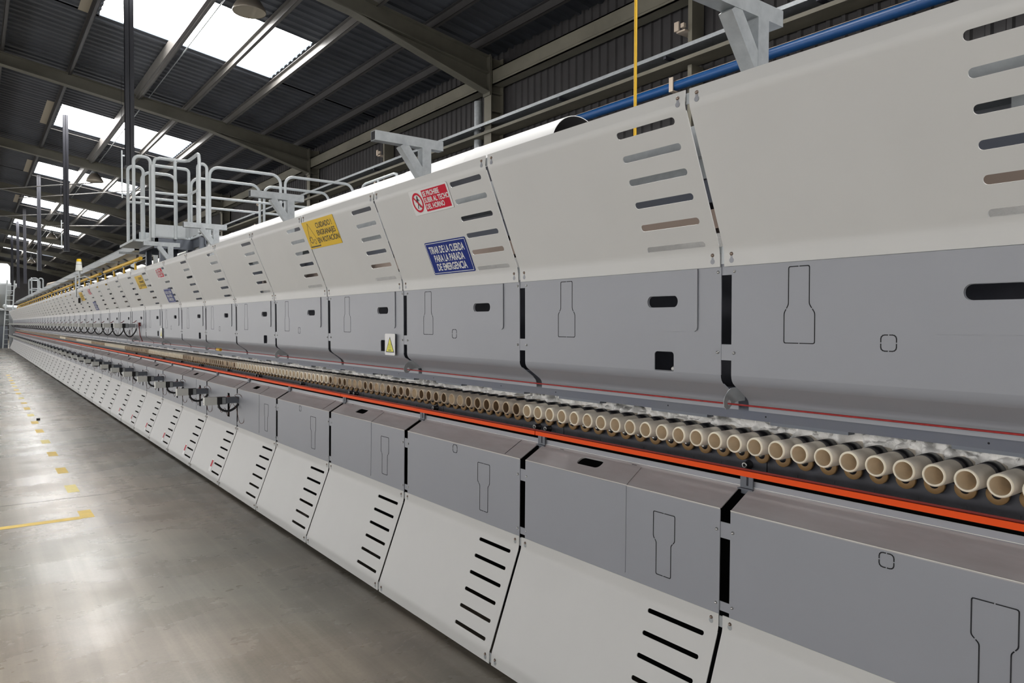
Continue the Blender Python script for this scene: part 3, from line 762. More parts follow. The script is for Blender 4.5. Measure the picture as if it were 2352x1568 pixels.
for k in range(-1, NM):
    farg = k > 15
    lb = 'dark roller rail plate'+(far_l if farg else '') if farg else label_run('dark roller rail plate behind the orange rail', k)
    t = thing('roller_rail', lb, 'rail', (gx(k), 2.1, .95), 'roller rails'+(' of the far stretch' if farg else ''))
    if k == -1:
        pl_o = pm.build('plate', 'plate', t, org=org)
    else:
        c = pl_o.copy(); C.objects.link(c); c.parent = t
    if k <= 12:
        for x in RX:
            xx = x+.040-gx(k)
            if 0 <= xx < LM:
                if wo is None: wo = wm.build('support_wheel', ['wheel', 'band', 'steel'], t, org=org); wo.location.x = xx
                else:
                    c = wo.copy(); C.objects.link(c); c.parent = t; c.location.x = xx
        for xx in ((.10, .18) if k % 2 == 0 else (.07,)):
            if bo is None: bo = bm_.build('cap_bolt', ['band', 'steel'], t, org=org); bo.location.x = xx
            else:
                c = bo.copy(); C.objects.link(c); c.parent = t; c.location.x = xx
    if k <= 12:
        if k == -1: co = cm.build('clamp_bracket', 'dsteel', t, org=org); co.location.x = 0
        else:
            c = co.copy(); C.objects.link(c); c.parent = t
# orange guard rail in two-module lengths
org = (0, 2.0, .97); ob = MB(); LO = 2*LM-.006
ob.box(0, LO, 1.984, 1.988, .9764, .9938); ob.box(0, LO, 1.984, 2.0, .9764, .979)
ob2 = MB(); ob2.box(0, LO+.006, 2.004, 2.008, .979, .9975)
o1 = None
for k in range(-1, NM//2+1):
    x = gx(2*k)
    if x > XK1-1: break
    farg = k > 8
    lb = 'orange rail length'+far_l if farg else ('orange rail length just outside the right edge' if k < 0 else 'orange painted rail length below the rollers, %s from the right edge' % ordw(k+1))
    t = thing('orange_rail', lb, 'rail', (x, 2.0, .97), 'orange rail lengths')
    if o1 is None: o1 = ob.build('front_strip', 'orange', t, org=org); o2 = ob2.build('back_strip', 'dred', t, org=org)
    else:
        for o_ in (o1, o2):
            c = o_.copy(); C.objects.link(c); c.parent = t
# ceramic wool packing
q = MB(); xs = []; x = -.3
while x < XK1:
    xs.append(x); x += .0055 if x < 4 else (.011 if x < 8 else (.035 if x < 16 else .2))
NU = 52; vs = []
for x in xs:
    for j in range(NU):
        a = math.radians(-40+210*j/(NU-1)); r = .080
        y, z = 2.330-r*1.25*math.cos(a), 1.074+r*.80*math.sin(a)
        p = Vector((x, y, z))
        n1 = noise.noise(p*9)
        n2 = abs(noise.noise(p*26)); n3 = abs(noise.noise(p*58+Vector((3, 1, 7)))); n4 = abs(noise.noise(p*120))
        d = .016*n1+.050*n2+.022*n3+.008*n4-.012+.014*noise.noise(Vector((x*7, 2, 3)))
        vs.append((x+.006*noise.noise(p*50), y-d*math.cos(a)*1.3, z+d*math.sin(a)*1.2))
fs = []
for i in range(len(xs)-1):
    for j in range(NU-1):
        fs.append((i*NU+j, i*NU+j+1, (i+1)*NU+j+1, (i+1)*NU+j))
q.add(vs, fs, 0, True)
tag(q.build('ceramic_wool', 'wool', org=(0, 2.3, 1.0), recalc=False), 'fluffy white ceramic wool packed around the roller ends', 'insulation wool', kind='stuff')

# ------------------------------------------------------------------ pull cord, eyelet brackets, tensioner
q = MB(); q.tube([(XK0, 1.925, 1.213), (7.29, 1.925, 1.213)], .0028, 8); q.tube([(7.39, 1.925, 1.213), (12.3, 1.925, 1.213)], .0028, 8)
tag(q.build('pull_cord', 'rope', org=(0, 1.925, 1.21)), 'thin red emergency pull cord above the rollers', 'cord')
q = MB(); q.tube([(7.28, 1.925, 1.213), (7.40, 1.925, 1.213)], .014, 12)
tag(q.build('cord_tensioner', 'yellow', org=(7.3, 1.925, 1.2)), 'small yellow sleeve on the red pull cord', 'sleeve')
eb = MB()
outer = [(1.985, 1.262), (1.953, 1.264), (1.925, 1.262), (1.914, 1.256), (1.896, 1.238), (1.890, 1.222), (1.892, 1.207), (1.903, 1.197), (1.918, 1.198), (1.928, 1.207), (1.955, 1.219), (1.999, 1.219), (1.999, 1.243)]
hole = [(1.917+.0085*math.cos(a), 1.217+.009*math.sin(a)) for a in [2*math.pi*j/14 for j in range(14)]]
eb.poly(outer, [hole], lambda y, z: (0, y, z), (1, 0, 0), .003)
for n_, k in enumerate((1, 3, 5, 7, 9, 11)):
    x = gx(k)-.02
    if n_ == 0: e0 = tag(eb.build('cord_eyelet', 'galv', org=(0, 1.95, 1.2)), '', 'bracket', 'pull cord eyelets'); e0.location.x = x; c = e0
    else: c = e0.copy(); C.objects.link(c); c.location.x = x
    c['label'] = 'grey eyelet plate guiding the red cord, %s from the right edge' % ordw(n_+1)

# ------------------------------------------------------------------ signs
HU = Vector((0, B1[0]-B2[0], B1[1]-B2[1])).normalized()          # up the hood slope
HN = Vector((0, -HU.z, HU.y))                                     # outwards
def sign_frame(x_left, z_top):
    """origin at the sign's upper left corner as read (left = far end)"""
    f = (B1[1]-z_top)/(B1[1]-B2[1]); y = B1[0]+(B2[0]-B1[0])*f
    return Vector((x_left, y, z_top))
def sgn_map(o_, up_, nr_):
    return lambda u, v, l=0.0: tuple(o_+Vector((-1, 0, 0))*u-up_*v+nr_*l)      # u right, v down
def text_mesh(txt, size, fmap, u, v, wfac=1.0, align='LEFT', lift=.0035, bold=0.0):
    cu = bpy.data.curves.new('lettering', 'FONT'); cu.body = txt; cu.size = size; cu.align_x = align; cu.offset = bold
    cu.resolution_u = 3
    ob_ = bpy.data.objects.new('lettering', cu); C.objects.link(ob_)
    dg = bpy.context.evaluated_depsgraph_get(); me = bpy.data.meshes.new_from_object(ob_.evaluated_get(dg))
    q = MB(); q.add([fmap(u+p.co.x*wfac, v-p.co.y, lift) for p in me.vertices], [tuple(p.vertices) for p in me.polygons])
    bpy.data.objects.remove(ob_); bpy.data.curves.remove(cu); bpy.data.meshes.remove(me)
    return q
def plate(fm, w_, h, th=.002, r=.008, l0=0.001):
    q = MB(); lp = rrect(0, w_, 0, h, r, 3); q.poly(lp, [], lambda u, v: fm(u, v, l0), Vector(fm(0, 0, 1))-Vector(fm(0, 0, 0)), th); return q
def ring2d(fm, cu_, cv, ru, rv, w_, lift, n=36):
    q = MB(); vs = []
    for k in range(n):
        a = 2*math.pi*k/n; vs += [fm(cu_+ru*math.cos(a), cv+rv*math.sin(a), lift), fm(cu_+(ru-w_)*math.cos(a), cv+(rv-w_)*math.sin(a), lift)]
    q.add(vs, [(2*k, 2*((k+1) % n), 2*((k+1) % n)+1, 2*k+1) for k in range(n)]); return q
def stripe(q, fm, a, b, wd, lift):
    a = Vector(a); b = Vector(b); d = (b-a).normalized(); s_ = Vector((-d.y, d.x))*wd/2
    q.add([fm(*(a-s_), lift), fm(*(b-s_), lift), fm(*(b+s_), lift), fm(*(a+s_), lift)], [(0, 1, 2, 3)])
def attach(q, nm, m, t, o_): q.build(nm, m, t, org=tuple(o_), recalc=False)
def red_sign(x, z, lb, W_=.352, H_=.121):
    o_ = sign_frame(x, z); fm = sgn_map(o_, HU, HN); t = thing('prohibition_sign', lb, 'sign', tuple(o_), 'red no climbing signs')
    attach(plate(fm, W_, H_), 'plate', 'swhite', t, o_)
    q = MB(); L_ = .0036; q.add([fm(W_*.335, H_*.075, L_), fm(W_*.965, H_*.075, L_), fm(W_*.965, H_*.925, L_), fm(W_*.335, H_*.925, L_)], [(0, 1, 2, 3)]); attach(q, 'red_field', 'sred', t, o_)
    cu_, cv, r = W_*.172, H_*.5, H_*.40
    q = ring2d(fm, cu_, cv, r, r, r*.22, .0042); stripe(q, fm, (cu_-r*.6, cv-r*.6), (cu_+r*.6, cv+r*.6), r*.18, .0044); attach(q, 'prohibition_ring', 'sred', t, o_)
    q = MB(); n = 12; q.add([fm(cu_+.006+.006*math.cos(2*math.pi*k/n), cv-r*.55+.006*math.sin(2*math.pi*k/n), .0040) for k in range(n)], [tuple(range(n))])
    for a, b, w2 in (((.004, -.022), (.0, .004), .011), ((.002, .002), (-.012, .028), .006), ((.0, .002), (.014, .026), .006), ((.002, -.018), (-.016, -.004), .005), ((.004, -.018), (.019, -.008), .005)):
        stripe(q, fm, (cu_+a[0], cv+a[1]), (cu_+b[0], cv+b[1]), w2, .0040)
    attach(q, 'walking_figure', 'sblack', t, o_)
    q = MB()
    for i, tx in enumerate(('SE PROHIBE', 'SUBIR AL TECHO', 'DEL HORNO')):
        s_ = text_mesh(tx, .034, fm, W_*.355, H_*(.33+.255*i), .84, lift=.0044, bold=.0009); o2 = len(q.v); q.v += s_.v; q.f += [(tuple(a+o2 for a in f), mi, sm_) for f, mi, sm_ in s_.f]
    attach(q, 'lettering', 'swhite', t, o_)
def blue_sign(x, z, lb, W_=.368, H_=.167):
    o_ = sign_frame(x, z); fm = sgn_map(o_, HU, HN); t = thing('instruction_sign', lb, 'sign', tuple(o_), 'blue pull cord signs')
    attach(plate(fm, W_, H_), 'plate', 'sblue', t, o_)
    q = MB(); i = .007
    for a, b in (((i, i), (W_-i, i)), ((W_-i, i), (W_-i, H_-i)), ((W_-i, H_-i), (i, H_-i)), ((i, H_-i), (i, i))): stripe(q, fm, a, b, .003, .0038)
    attach(q, 'border', 'swhite', t, o_)
    q = MB()
    for i, (tx, wf) in enumerate((('TIRAR DE LA CUERDA', .70), ('PARA LA PARADA', .74), ('DE EMERGENCIA', .78))):
        s_ = text_mesh(tx, .050, fm, W_/2, H_*(.35+.265*i), wf*.90, 'CENTER', lift=.004, bold=.0012); o2 = len(q.v); q.v += s_.v; q.f += [(tuple(a+o2 for a in f), mi, sm_) for f, mi, sm_ in s_.f]
    attach(q, 'lettering', 'swhite', t, o_)
def yellow_sign(x, z, lb, W_=.495, H_=.178):
    o_ = sign_frame(x, z); fm = sgn_map(o_, HU, HN); t = thing('warning_sign', lb, 'sign', tuple(o_), 'yellow rotating gears signs')
    attach(plate(fm, W_, H_, r=.004), 'plate', 'syel', t, o_)
    q = MB(); A, B, D = (W_*.175, H_*.07), (W_*.035, H_*.93), (W_*.365, H_*.93)
    stripe(q, fm, A, B, .004, .0036); stripe(q, fm, A, D, .004, .0036); stripe(q, fm, B, D, .0075, .0036)
    for (gu, gv, gr) in ((W_*.135, H_*.68, .020), (W_*.235, H_*.76, .014)):
        r_ = ring2d(fm, gu, gv, gr, gr, gr*.18, .0036, 20); o2 = len(q.v); q.v += r_.v; q.f += [(tuple(a+o2 for a in f), mi, sm_) for f, mi, sm_ in r_.f]
        for k in range(10):
            a = 2*math.pi*k/10; stripe(q, fm, (gu+gr*math.cos(a), gv+gr*math.sin(a)), (gu+gr*1.3*math.cos(a), gv+gr*1.3*math.sin(a)), gr*.28, .0036)
    attach(q, 'gear_triangle', 'sblack', t, o_)
    q = MB()
    for i, tx in enumerate(('CUIDADO !', 'ENGRANAJES', 'EN ROTACION')):
        s_ = text_mesh(tx, .047, fm, W_*.665, H_*(.31+.26*i), 1.02, 'CENTER', lift=.004, bold=.0006); o2 = len(q.v); q.v += s_.v; q.f += [(tuple(a+o2 for a in f), mi, sm_) for f, mi, sm_ in s_.f]
    attach(q, 'lettering', 'sblack', t, o_)
red_sign(3.150, 2.109, 'large red and white no climbing sign reading SE PROHIBE SUBIR AL TECHO DEL HORNO')
blue_sign(3.165, 1.868, 'large blue sign reading TIRAR DE LA CUERDA PARA LA PARADA DE EMERGENCIA')
yellow_sign(4.575, 2.116, 'large yellow sign reading CUIDADO ENGRANAJES EN ROTACION')
for n_, dx in enumerate((6.15, 12.4)):
    wd = ('small second', 'tiny third', 'barely visible fourth')[n_]
    red_sign(3.150+dx, 2.105, wd+' red no climbing sign down the kiln')
    blue_sign(3.165+dx, 1.868, wd+' blue pull cord sign down the kiln')
    yellow_sign(4.575+dx-.05, 2.084, wd+' yellow gear warning sign down the kiln')
# hot surface label
def hot_label(x0, x1, z0, z1, lb):
    W_, H_ = x1-x0, z1-z0; o_ = Vector((x1, 1.886, z1)); fm = sgn_map(o_, Vector((0, 0, 1)), Vector((0, -1, 0)))
    t = thing('hot_surface_label', lb, 'label', tuple(o_), 'hot surface labels'); attach(plate(fm, W_, H_, th=.0015), 'plate', 'swhite', t, o_)
    q = MB(); A, B, D = (W_*.5, H_*.13), (W_*.10, H_*.87), (W_*.93, H_*.87); q.add([fm(*A, .0030), fm(*B, .0030), fm(*D, .0030)], [(0, 1, 2)]); attach(q, 'triangle_border', 'sblack', t, o_)
    q = MB(); A, B, D = (W_*.5, H_*.22), (W_*.17, H_*.83), (W_*.86, H_*.83); q.add([fm(*A, .0034), fm(*B, .0034), fm(*D, .0034)], [(0, 1, 2)]); attach(q, 'yellow_triangle', 'syel2', t, o_)
    q = MB()
    for k in (-1, 0, 1):
        pts = [(W_*(.5+.1*k)+W_*.02*math.sin(j*2.1), H_*(.45+.26*j/6)) for j in range(7)]
        for a, b in zip(pts[:-1], pts[1:]): stripe(q, fm, a, b, .0016, .0038)
    stripe(q, fm, (W_*.35, H_*.765), (W_*.66, H_*.765), .004, .0038); attach(q, 'heat_symbol', 'sblack', t, o_)
hot_label(3.605, 3.727, 1.289, 1.410, 'hot surface warning label with yellow triangle beside the square window')
hot_label(9.75, 9.86, 1.289, 1.410, 'small far hot surface label low on the grey upper panels')
# narrow red and white labels on the skirt
SUv = Vector((0, K1[0]-K2[0], K1[1]-K2[1])).normalized(); SN = Vector((0, -SUv.z, SUv.y))
for k in range(6):
    x = gx(6)+.385+LM*k; z = .205; f = (K1[1]-z)/(K1[1]-K2[1]); o_ = Vector((x, K1[0]+(K2[0]-K1[0])*f, z)); fm = sgn_map(o_, SUv, SN)
    t = thing('skirt_label', 'narrow red and white label low on the skirt, %s from the right' % ordw(k+1), 'label', tuple(o_), 'red and white skirt labels')
    attach(plate(fm, .075, .115, th=.001, r=.003), 'plate', 'swhite', t, o_)
    q = MB(); q.add([fm(.012, .012, .0026), fm(.06, .012, .0026), fm(.06, .072, .0026), fm(.012, .072, .0026)], [(0, 1, 2, 3)]); attach(q, 'red_field', 'sred', t, o_)

# ------------------------------------------------------------------ gantry arms on the hood
def hollow(q, a, b, w_, h, th=.005):
    q.beam(a, b, w_, h)
a0 = None
for n_ in range(5):
    x = 1.405+2.125*n_ if n_ < 3 else (7.83, 9.95)[n_-3]
    lb = 'galvanised square tube gantry arm above the hood, %s from the right edge' % ordw(n_+1)
    if a0 is None:
        org = (0, 2.03, 2.18); a0 = thing('gantry_arm', lb, 'bracket', org, 'gantry arms')
        q = MB(); q.beam((0, 1.722, 2.463), (0, 2.134, 2.463), .052, .052, upv=(0, 0, 1))
        q.box(-.0262, -.0225, 1.715, 1.724, 2.437, 2.489); q.box(.0225, .0262, 1.715, 1.724, 2.437, 2.489); q.box(-.026, .026, 1.715, 1.724, 2.4855, 2.489); q.box(-.026, .026, 1.715, 1.724, 2.437, 2.4405); q.build('arm', 'galv', a0, org=org)
        q = MB(); q.box(-.0225, .0225, 1.719, 1.7215, 2.4405, 2.4855); q.build('open_end', 'band', a0, org=org)
        q = MB(); q.beam((0, 2.028, 2.19), (0, 2.028, 2.437), .052, .056, upv=(0, 1, 0)); q.build('post', 'galv', a0, org=org)
        q = MB(); q.beam((0, 1.885, 2.440), (0, 2.012, 2.275), .050, .050, upv=(0, 1, 1)); q.build('brace', 'galv', a0, org=org)
        q = MB(); q.box(-.05, .05, 1.98, 2.08, 2.165, 2.19); q.build('base_plate', 'galv', a0, org=org)
        a0.location.x = x
    else: dup(a0, x, lb, 'gantry arms')

# ------------------------------------------------------------------ white duct and yellow drop rod
t = thing('exhaust_duct', 'big white round duct on top of the kiln, open near end', 'duct', (2.94, 2.64, 2.2))
org = (2.94, 2.64, 2.2); DC = (2.64, 2.403, .190)
q = MB(); q.lathe([(DC[2], 0), (DC[2], 34)], (2.94, DC[0], DC[1]), 'x', 48); q.build('duct_shell', 'duct', t, org=org)
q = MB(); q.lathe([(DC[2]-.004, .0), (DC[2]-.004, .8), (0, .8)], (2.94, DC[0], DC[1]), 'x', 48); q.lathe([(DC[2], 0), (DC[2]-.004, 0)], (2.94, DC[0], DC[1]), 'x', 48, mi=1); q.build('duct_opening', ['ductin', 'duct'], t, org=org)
q = MB(); q.lathe([(DC[2], 0), (DC[2]+.003, .006), (DC[2], .012)], (3.8, DC[0], DC[1]), 'x', 40); multi('seam_ring', 'duct', t, org, q, [3.8+.9*k for k in range(30)])
q = MB(); q.box(4.0, 4.05, 2.56, 2.72, 2.16, 2.225); multi('saddle', 'galv', t, org, q, [4.0+2.1*k for k in range(15)])
q = MB(); q.tube([(2.48, 2.6, 2.16), (2.48, 2.6, 6.7)], .0078, 10)
tag(q.build('drop_rod', 'yellow', org=(2.48, 2.6, 2.16)), 'thin bright yellow rod dropping vertically behind the hood', 'rod')

# ------------------------------------------------------------------ actuators
def actuator(x, z, upper):
    org = (0, 1.9, z); t = thing('valve_actuator', '', 'actuator', org)
    w_ = .030; H = .033
    q = MB(); q.box(-w_, w_, 1.612, 1.715, z-H, z+H); q.box(-w_-.001, w_+.001, 1.6105, 1.616, z-H-.001, z+H+.001); q.build('housing', 'white', t, org=org)
    q = MB(); q.lathe([(0, 0), (.006, 0)], (.012, 1.6100, z-.018), 'y', 10); q.build('plug_hole', 'black', t, org=org)
    q = MB(); q.box(-w_*.95, w_*.95, 1.7155, 1.758, z-H*.97, z+H*.97); q.tube([(0, 1.736, z-H), (0, 1.736, z-H-.03)], .010, 10); q.build('motor_block', 'rubber', t, org=org)
    q = MB(); q.box(-w_*.8, w_*.8, 1.758, 1.79, z-H*.85, z+H*.85); q.build('gear_plate', 'galv', t, org=org)
    q = MB(); q.box(-w_*.9, w_*.9, 1.758, 1.792, z+H*.86, z+H*.95); q.box(-w_*.9, w_*.9, 1.758, 1.792, z-H*.95, z-H*.86); q.box(-w_*.9, w_*.9, 1.79, 1.793, z-H*.95, z+H*.95); q.build('yoke', 'rubber', t, org=org)
    q = MB(); q.box(-w_, w_, 1.793, 1.900 if not upper else 1.885, z-H*.80, z+H*.80); q.build('bracket', 'dsteel' if not upper else 'galv', t, org=org)
    dz = .10 if not upper else .22
    pts = []
    for j in range(15):
        f = j/14; pts.append((-.0-.02*f, 1.736+.164*f, z-H-.02-dz*.55*math.sin(math.pi*f)**.7*(1-.1*f)+.02*f))
    q = MB(); q.tube(pts, .0105 if not upper else .009, 10); q.build('cable', 'rubber', t, org=org)
    pts = [(.012+.01*math.sin(3*f/12*3.1), 1.74+.11*f/12, z-H-(.085+.05*math.sin(f*.9))*math.sin(math.pi*f/12)) for f in range(13)]
    q = MB(); q.tube(pts, .0022, 6); q.build('sensor_wire', 'brownw', t, org=org)
    if not upper:
        q = MB(); q.tube(smooth([(-.05, 1.895, z+.01), (-.05, 1.86, z+.045), (-.09, 1.895, z+.05), (-.15, 1.905, z-.02), (-.18, 1.90, z-.17), (-.12, 1.88, z-.19), (-.06, 1.87, z-.08), (-.02, 1.85, z-.03)]), .0022, 6)
        q.build('sensor_wire', 'brownw', t, org=org)
    q = MB(); zz = z+H+.012
    if upper: q.tube([(-.02, 1.85, zz), (-.02, 1.875, zz+.004), (-.03, 1.885, zz+.02), (-.03, 1.90, zz+.028)], .005, 8)
    else: q.box(.262, .30, 1.885, 1.905, z-.035, z+.012)
    q.build('valve_elbow', 'redpl', t, org=org)
    return t
def run_act(z, x0, n, upper, noun):
    p = actuator(0, z, upper)
    for k in range(n):
        farg = k > 11
        if farg: lb = 'white boxed valve actuator of the '+noun+' row, among the many distant ones'
        else: lb = 'white boxed valve actuator of the %s row, %s from the right' % (noun, ordw(k+1))
        dup(p, x0+LM*k, lb, '%s row of actuators' % noun)
    kill(p)
run_act(.786, 6.636, 41, False, 'lower'); run_act(1.434, 11.598, 36, True, 'upper')
# red riser hose at the first upper actuator
q = MB(); q.tube([(11.36, 1.885, 1.47), (11.30, 1.88, 1.46), (11.27, 1.885, 1.40), (11.26, 1.89, 1.30), (11.25, 1.92, 1.215)], .006, 8); q.box(11.22, 11.32, 1.87, 1.895, 1.468, 1.48); q.box(11.22, 11.24, 1.87, 1.895, 1.43, 1.47)
tag(q.build('red_hose', 'redpl', org=(11.3, 1.89, 1.3)), 'dark red hose hanging before the first upper actuator', 'hose')

# ------------------------------------------------------------------ yellow gas pipes, tray on top of the kiln
ry = None
for k in range(36):
    x = 12.54+1.05*k
    farg = k > 8
    lb = 'yellow gas riser stub among the distant row' if farg else 'yellow gas riser stub behind the hood edge, %s from the right' % ordw(k+1)
    if ry is None:
        ry = thing('gas_riser', lb, 'pipe', (0, 2.05, 2.18), 'yellow gas risers')
        q = MB(); q.tube([(0, 2.05, 2.18), (0, 2.05, 2.40)], .017, 12); q.build('riser', 'yellow', ry, org=(0, 2.05, 2.18))
        q = MB(); q.tube([(0, 2.05, 2.40), (0, 2.05, 2.425)], .012, 10); q.box(-.02, .02, 2.03, 2.07, 2.41, 2.425); q.build('valve_cap', 'galv', ry, org=(0, 2.05, 2.18))
        q = MB(); q.tube([(0, 2.05, 2.38), (-.03, 2.12, 2.41), (-.05, 2.22, 2.38), (-.05, 2.28, 2.26), (-.04, 2.30, 2.18)], .016, 10); q.build('flexible_hose', 'rubber', ry, org=(0, 2.05, 2.18))
        ry.location.x = x
    else: dup(ry, x, lb, 'yellow gas risers')
for n_, (xa, xb) in enumerate(((12.40, 16.2), (16.8, 21.0), (21.6, 27.3), (27.9, 34.2), (34.8, 42.0), (42.6, 49.5))):
    q = MB(); q.tube([(xa, 2.10, 2.475), (xb, 2.10, 2.475)], .028, 14)
    t = tag(q.build('gas_header_pipe', 'yellow', org=(xa, 2.1, 2.47)), 'yellow gas header pipe along the kiln top, %s from the right' % ordw(n_+1), 'pipe', 'yellow gas headers')
q = MB(); q.tube([(11.6, 2.30, 2.30), (50, 2.30, 2.30)], .026, 12)
tag(q.build('gas_main', 'yellow', org=(11.6, 2.5, 2.3)), 'yellow gas main glimpsed behind the riser stubs', 'pipe')
t = thing('top_cable_tray', 'galvanised cable trough on brackets above the kiln beyond the platform', 'cable tray', (12.6, 2.25, 2.56))
org = (12.6, 2.25, 2.56); q = MB()
q.box(12.5, 50, 2.03, 2.033, 2.60, 2.72); q.box(12.5, 50, 2.03, 2.30, 2.598, 2.602); q.box(12.5, 50, 2.297, 2.30, 2.60, 2.72); q.box(12.5, 50, 2.02, 2.31, 2.712, 2.722); q.build('trough', 'galv', t, org=org)
q = MB(); x = 12.8; q.box(x, x+.05, 1.86, 2.42, 2.565, 2.598); q.box(x, x+.05, 2.36, 2.42, 2.16, 2.57); multi('support_bracket', 'galv', t, org, q, [12.8+2.1*k for k in range(18)])
q = MB(); q.tube([(13.0, 2.16, 2.60), (13.3, 2.2, 2.52), (13.9, 2.2, 2.50), (14.3, 2.14, 2.60)], .02, 8); multi('cable_loop', 'dark', t, org, q, [13.0+1.9*k for k in range(19)])

# ------------------------------------------------------------------ beacon mast
t = thing('beacon_mast', 'mast with an amber topped siren housing beside the hood', 'beacon', (17.05, 1.75, 1.94)); org = (17.05, 1.75, 1.94)
q = MB(); q.tube([(17.05, 1.76, 1.94), (17.05, 1.76, 2.56)], .017, 10); q.tube([(17.05, 1.70, 2.0), (17.05, 1.70, 2.42)], .014, 10); q.build('mast', 'galv', t, org=org)
q = MB(); q.lathe([(0, 0), (.064, 0), (.064, .02), (.046, .19)], (17.05, 1.755, 2.53), 'z', 20); q.build('siren_housing', 'white', t, org=org)
q = MB(); q.lathe([(.055, 0), (.055, .006)], (17.05, 1.755, 2.66), 'z', 20); q.build('housing_band', 'band', t, org=org)
q = MB(); q.lathe([(.046, 0), (.042, .04), (.034, .055), (0, .06)], (17.05, 1.755, 2.72), 'z', 20); q.build('amber_lens', 'syel', t, org=org)
q = MB(); q.tube([(17.05, 1.72, 2.38), (17.0, 1.85, 2.42), (16.9, 1.95, 2.36), (16.9, 2.2, 2.36)], .013, 8); q.tube([(17.05, 1.69, 2.28), (17.05, 1.69, 2.46)], .008, 8); q.build('stay_arm', 'galv', t, org=org)
q = MB(); q.box(17.02, 17.07, 1.735, 1.775, 1.88, 1.98); q.build('foot', 'rubber', t, org=org)

# ------------------------------------------------------------------ service platform and bridge over the kiln
PX0, PX1 = 10.55, 11.62; TR = .021
t = thing('service_platform', 'grey railed service platform and bridge crossing over the kiln', 'platform', (10.9, 2.3, 2.17)); org = (10.9, 2.3, 2.17)
q = MB(); q.box(PX0, PX1, 1.95, 4.9, 2.61, 2.625); q.box(9.95, PX0, 2.40, 2.95, 2.61, 2.625); q.box(PX0+.02, PX1, 1.70, 1.95, 2.545, 2.575); q.build('deck', 'railp', t, org=org)
q = MB(); pts = [(PX0-.02, 1.95), (PX0-.02, 2.27), (PX0-.045, 2.33), (PX0-.10, 2.36), (PX0-.25, 2.37), (9.93, 2.37)]
for (xa, ya), (xb, yb) in zip(pts[:-1], pts[1:]):
    q.add([(xa, ya, 2.63), (xb, yb, 2.63), (xb, yb, 2.785), (xa, ya, 2.785), (xa+.004, ya+.004, 2.63), (xb+.004, yb+.004, 2.63), (xb+.004, yb+.004, 2.785), (xa+.004, ya+.004, 2.785)], [(0, 1, 2, 3), (4, 5, 6, 7), (2, 3, 7, 6), (0, 1, 5, 4)])
q.box(PX1, PX1+.005, 1.95, 2.6, 2.635, 2.79); q.box(PX0-.025, PX1, 1.945, 1.95, 2.55, 2.64); q.build('toe_plate', 'railp', t, org=org)
def arch(q, A, B, zt, r=.09, zb=2.58, n=6):
    A = Vector((*A, 0)); B = Vector((*B, 0)); d = (B-A).normalized(); p = [(A.x, A.y, zb)]
    for j in range(n+1):
        a = math.pi/2*j/n; v = A+d*r*(1-math.cos(a)); p.append((v.x, v.y, zt-r+r*math.sin(a)))
    for j in range(n+1):
        a = math.pi/2*j/n; v = B-d*r*(1-math.sin(a)); p.append((v.x, v.y, zt-r+r*math.cos(a)))
    p.append((B.x, B.y, zb)); q.tube(p, TR, 10)
ZT = 3.66; ZM = 3.20
def rail_part(fn, nm='guard_rail'):
    q = MB(); fn(q); return q.build(nm, 'railp', t, org=org)
def f_loop(x, y0, y1, bar=3.12, r=.07, zb=2.56):
    def f(q): arch(q, (x, y0), (x, y1), ZT, r, zb); q.tube([(x, y0, bar), (x, y1, bar)], TR*.8, 10)
    return f
rail_part(f_loop(PX0+.02, 1.715, 1.915)); rail_part(f_loop(11.30, 1.76, 1.955, 3.16))
def f_front(q):
    x = PX0-.02
    bend = lambda z: [(x, 2.27, z), (x-.025, 2.33, z), (x-.08, 2.36, z), (x-.2, 2.365, z)]
    q.tube([(x, 1.945, 2.6), (x, 1.945, ZT-.08), (x, 1.965, ZT-.02), (x, 2.02, ZT)]+bend(ZT)+[(9.97, 2.365, ZT), (9.92, 2.365, ZT-.02), (9.90, 2.365, ZT-.08), (9.90, 2.365, 2.64)], TR, 10)
    q.tube([(x, 1.945, ZM)]+bend(ZM)+[(9.90, 2.365, ZM)], TR*.8, 10); q.tube([(x, 2.21, 2.6), (x, 2.21, ZT)], TR, 10)
rail_part(f_front)
q = MB(); q.box(PX0-.05, PX0-.0, 1.915, 1.945, 2.6, ZT-.1); q.build('corner_post', 'railp', t, org=org)
rail_part(f_loop(11.05, 2.02, 2.50, ZM, .05)); rail_part(f_loop(PX1, 1.99, 2.45, ZM, .12)); rail_part(f_loop(PX0, 2.50, 2.62, ZM, .06))
rail_part(f_loop(PX0+.1, 2.68, 3.68, 3.23, .13)); rail_part(f_loop(PX0+.1, 3.75, 4.83, 3.23, .13))
rail_part(f_loop(PX1, 2.66, 3.68, 3.23, .13)); rail_part(f_loop(PX1, 3.75, 4.83, 3.23, .13))
def f_end(q):
    y = 4.95
    q.tube([(10.6, y, 2.6), (10.6, y, 3.56), (10.53, y, ZT-.02), (10.45, y, ZT), (9.5, y, ZT), (9.42, y, ZT-.02), (9.38, y, ZT-.1), (9.38, y, 2.6)], TR, 10); q.tube([(10.6, y, 3.2), (9.38, y, 3.2)], TR*.8, 10); q.tube([(10.0, y, 2.6), (10.0, y, ZT)], TR, 10)
rail_part(f_end)
q = MB(); q.box(9.2, PX1, 4.7, 5.0, 2.61, 2.625); q.box(9.2, 9.26, 4.7, 4.76, 2.17, 2.61); q.build('landing', 'railp', t, org=org)
for (x, y) in ((PX0+.05, 2.06), (PX0+.05, 2.40), (9.98, 2.42), (PX1-.08, 2.06), (PX1-.08, 2.40)):
    q = MB(); q.box(x-.04, x+.04, y-.035, y-.029, 2.17, 2.6); q.box(x-.04, x+.04, y+.029, y+.035, 2.17, 2.6); q.box(x-.003, x+.003, y-.03, y+.03, 2.17, 2.6); q.build('leg', 'dsteel', t, org=org)
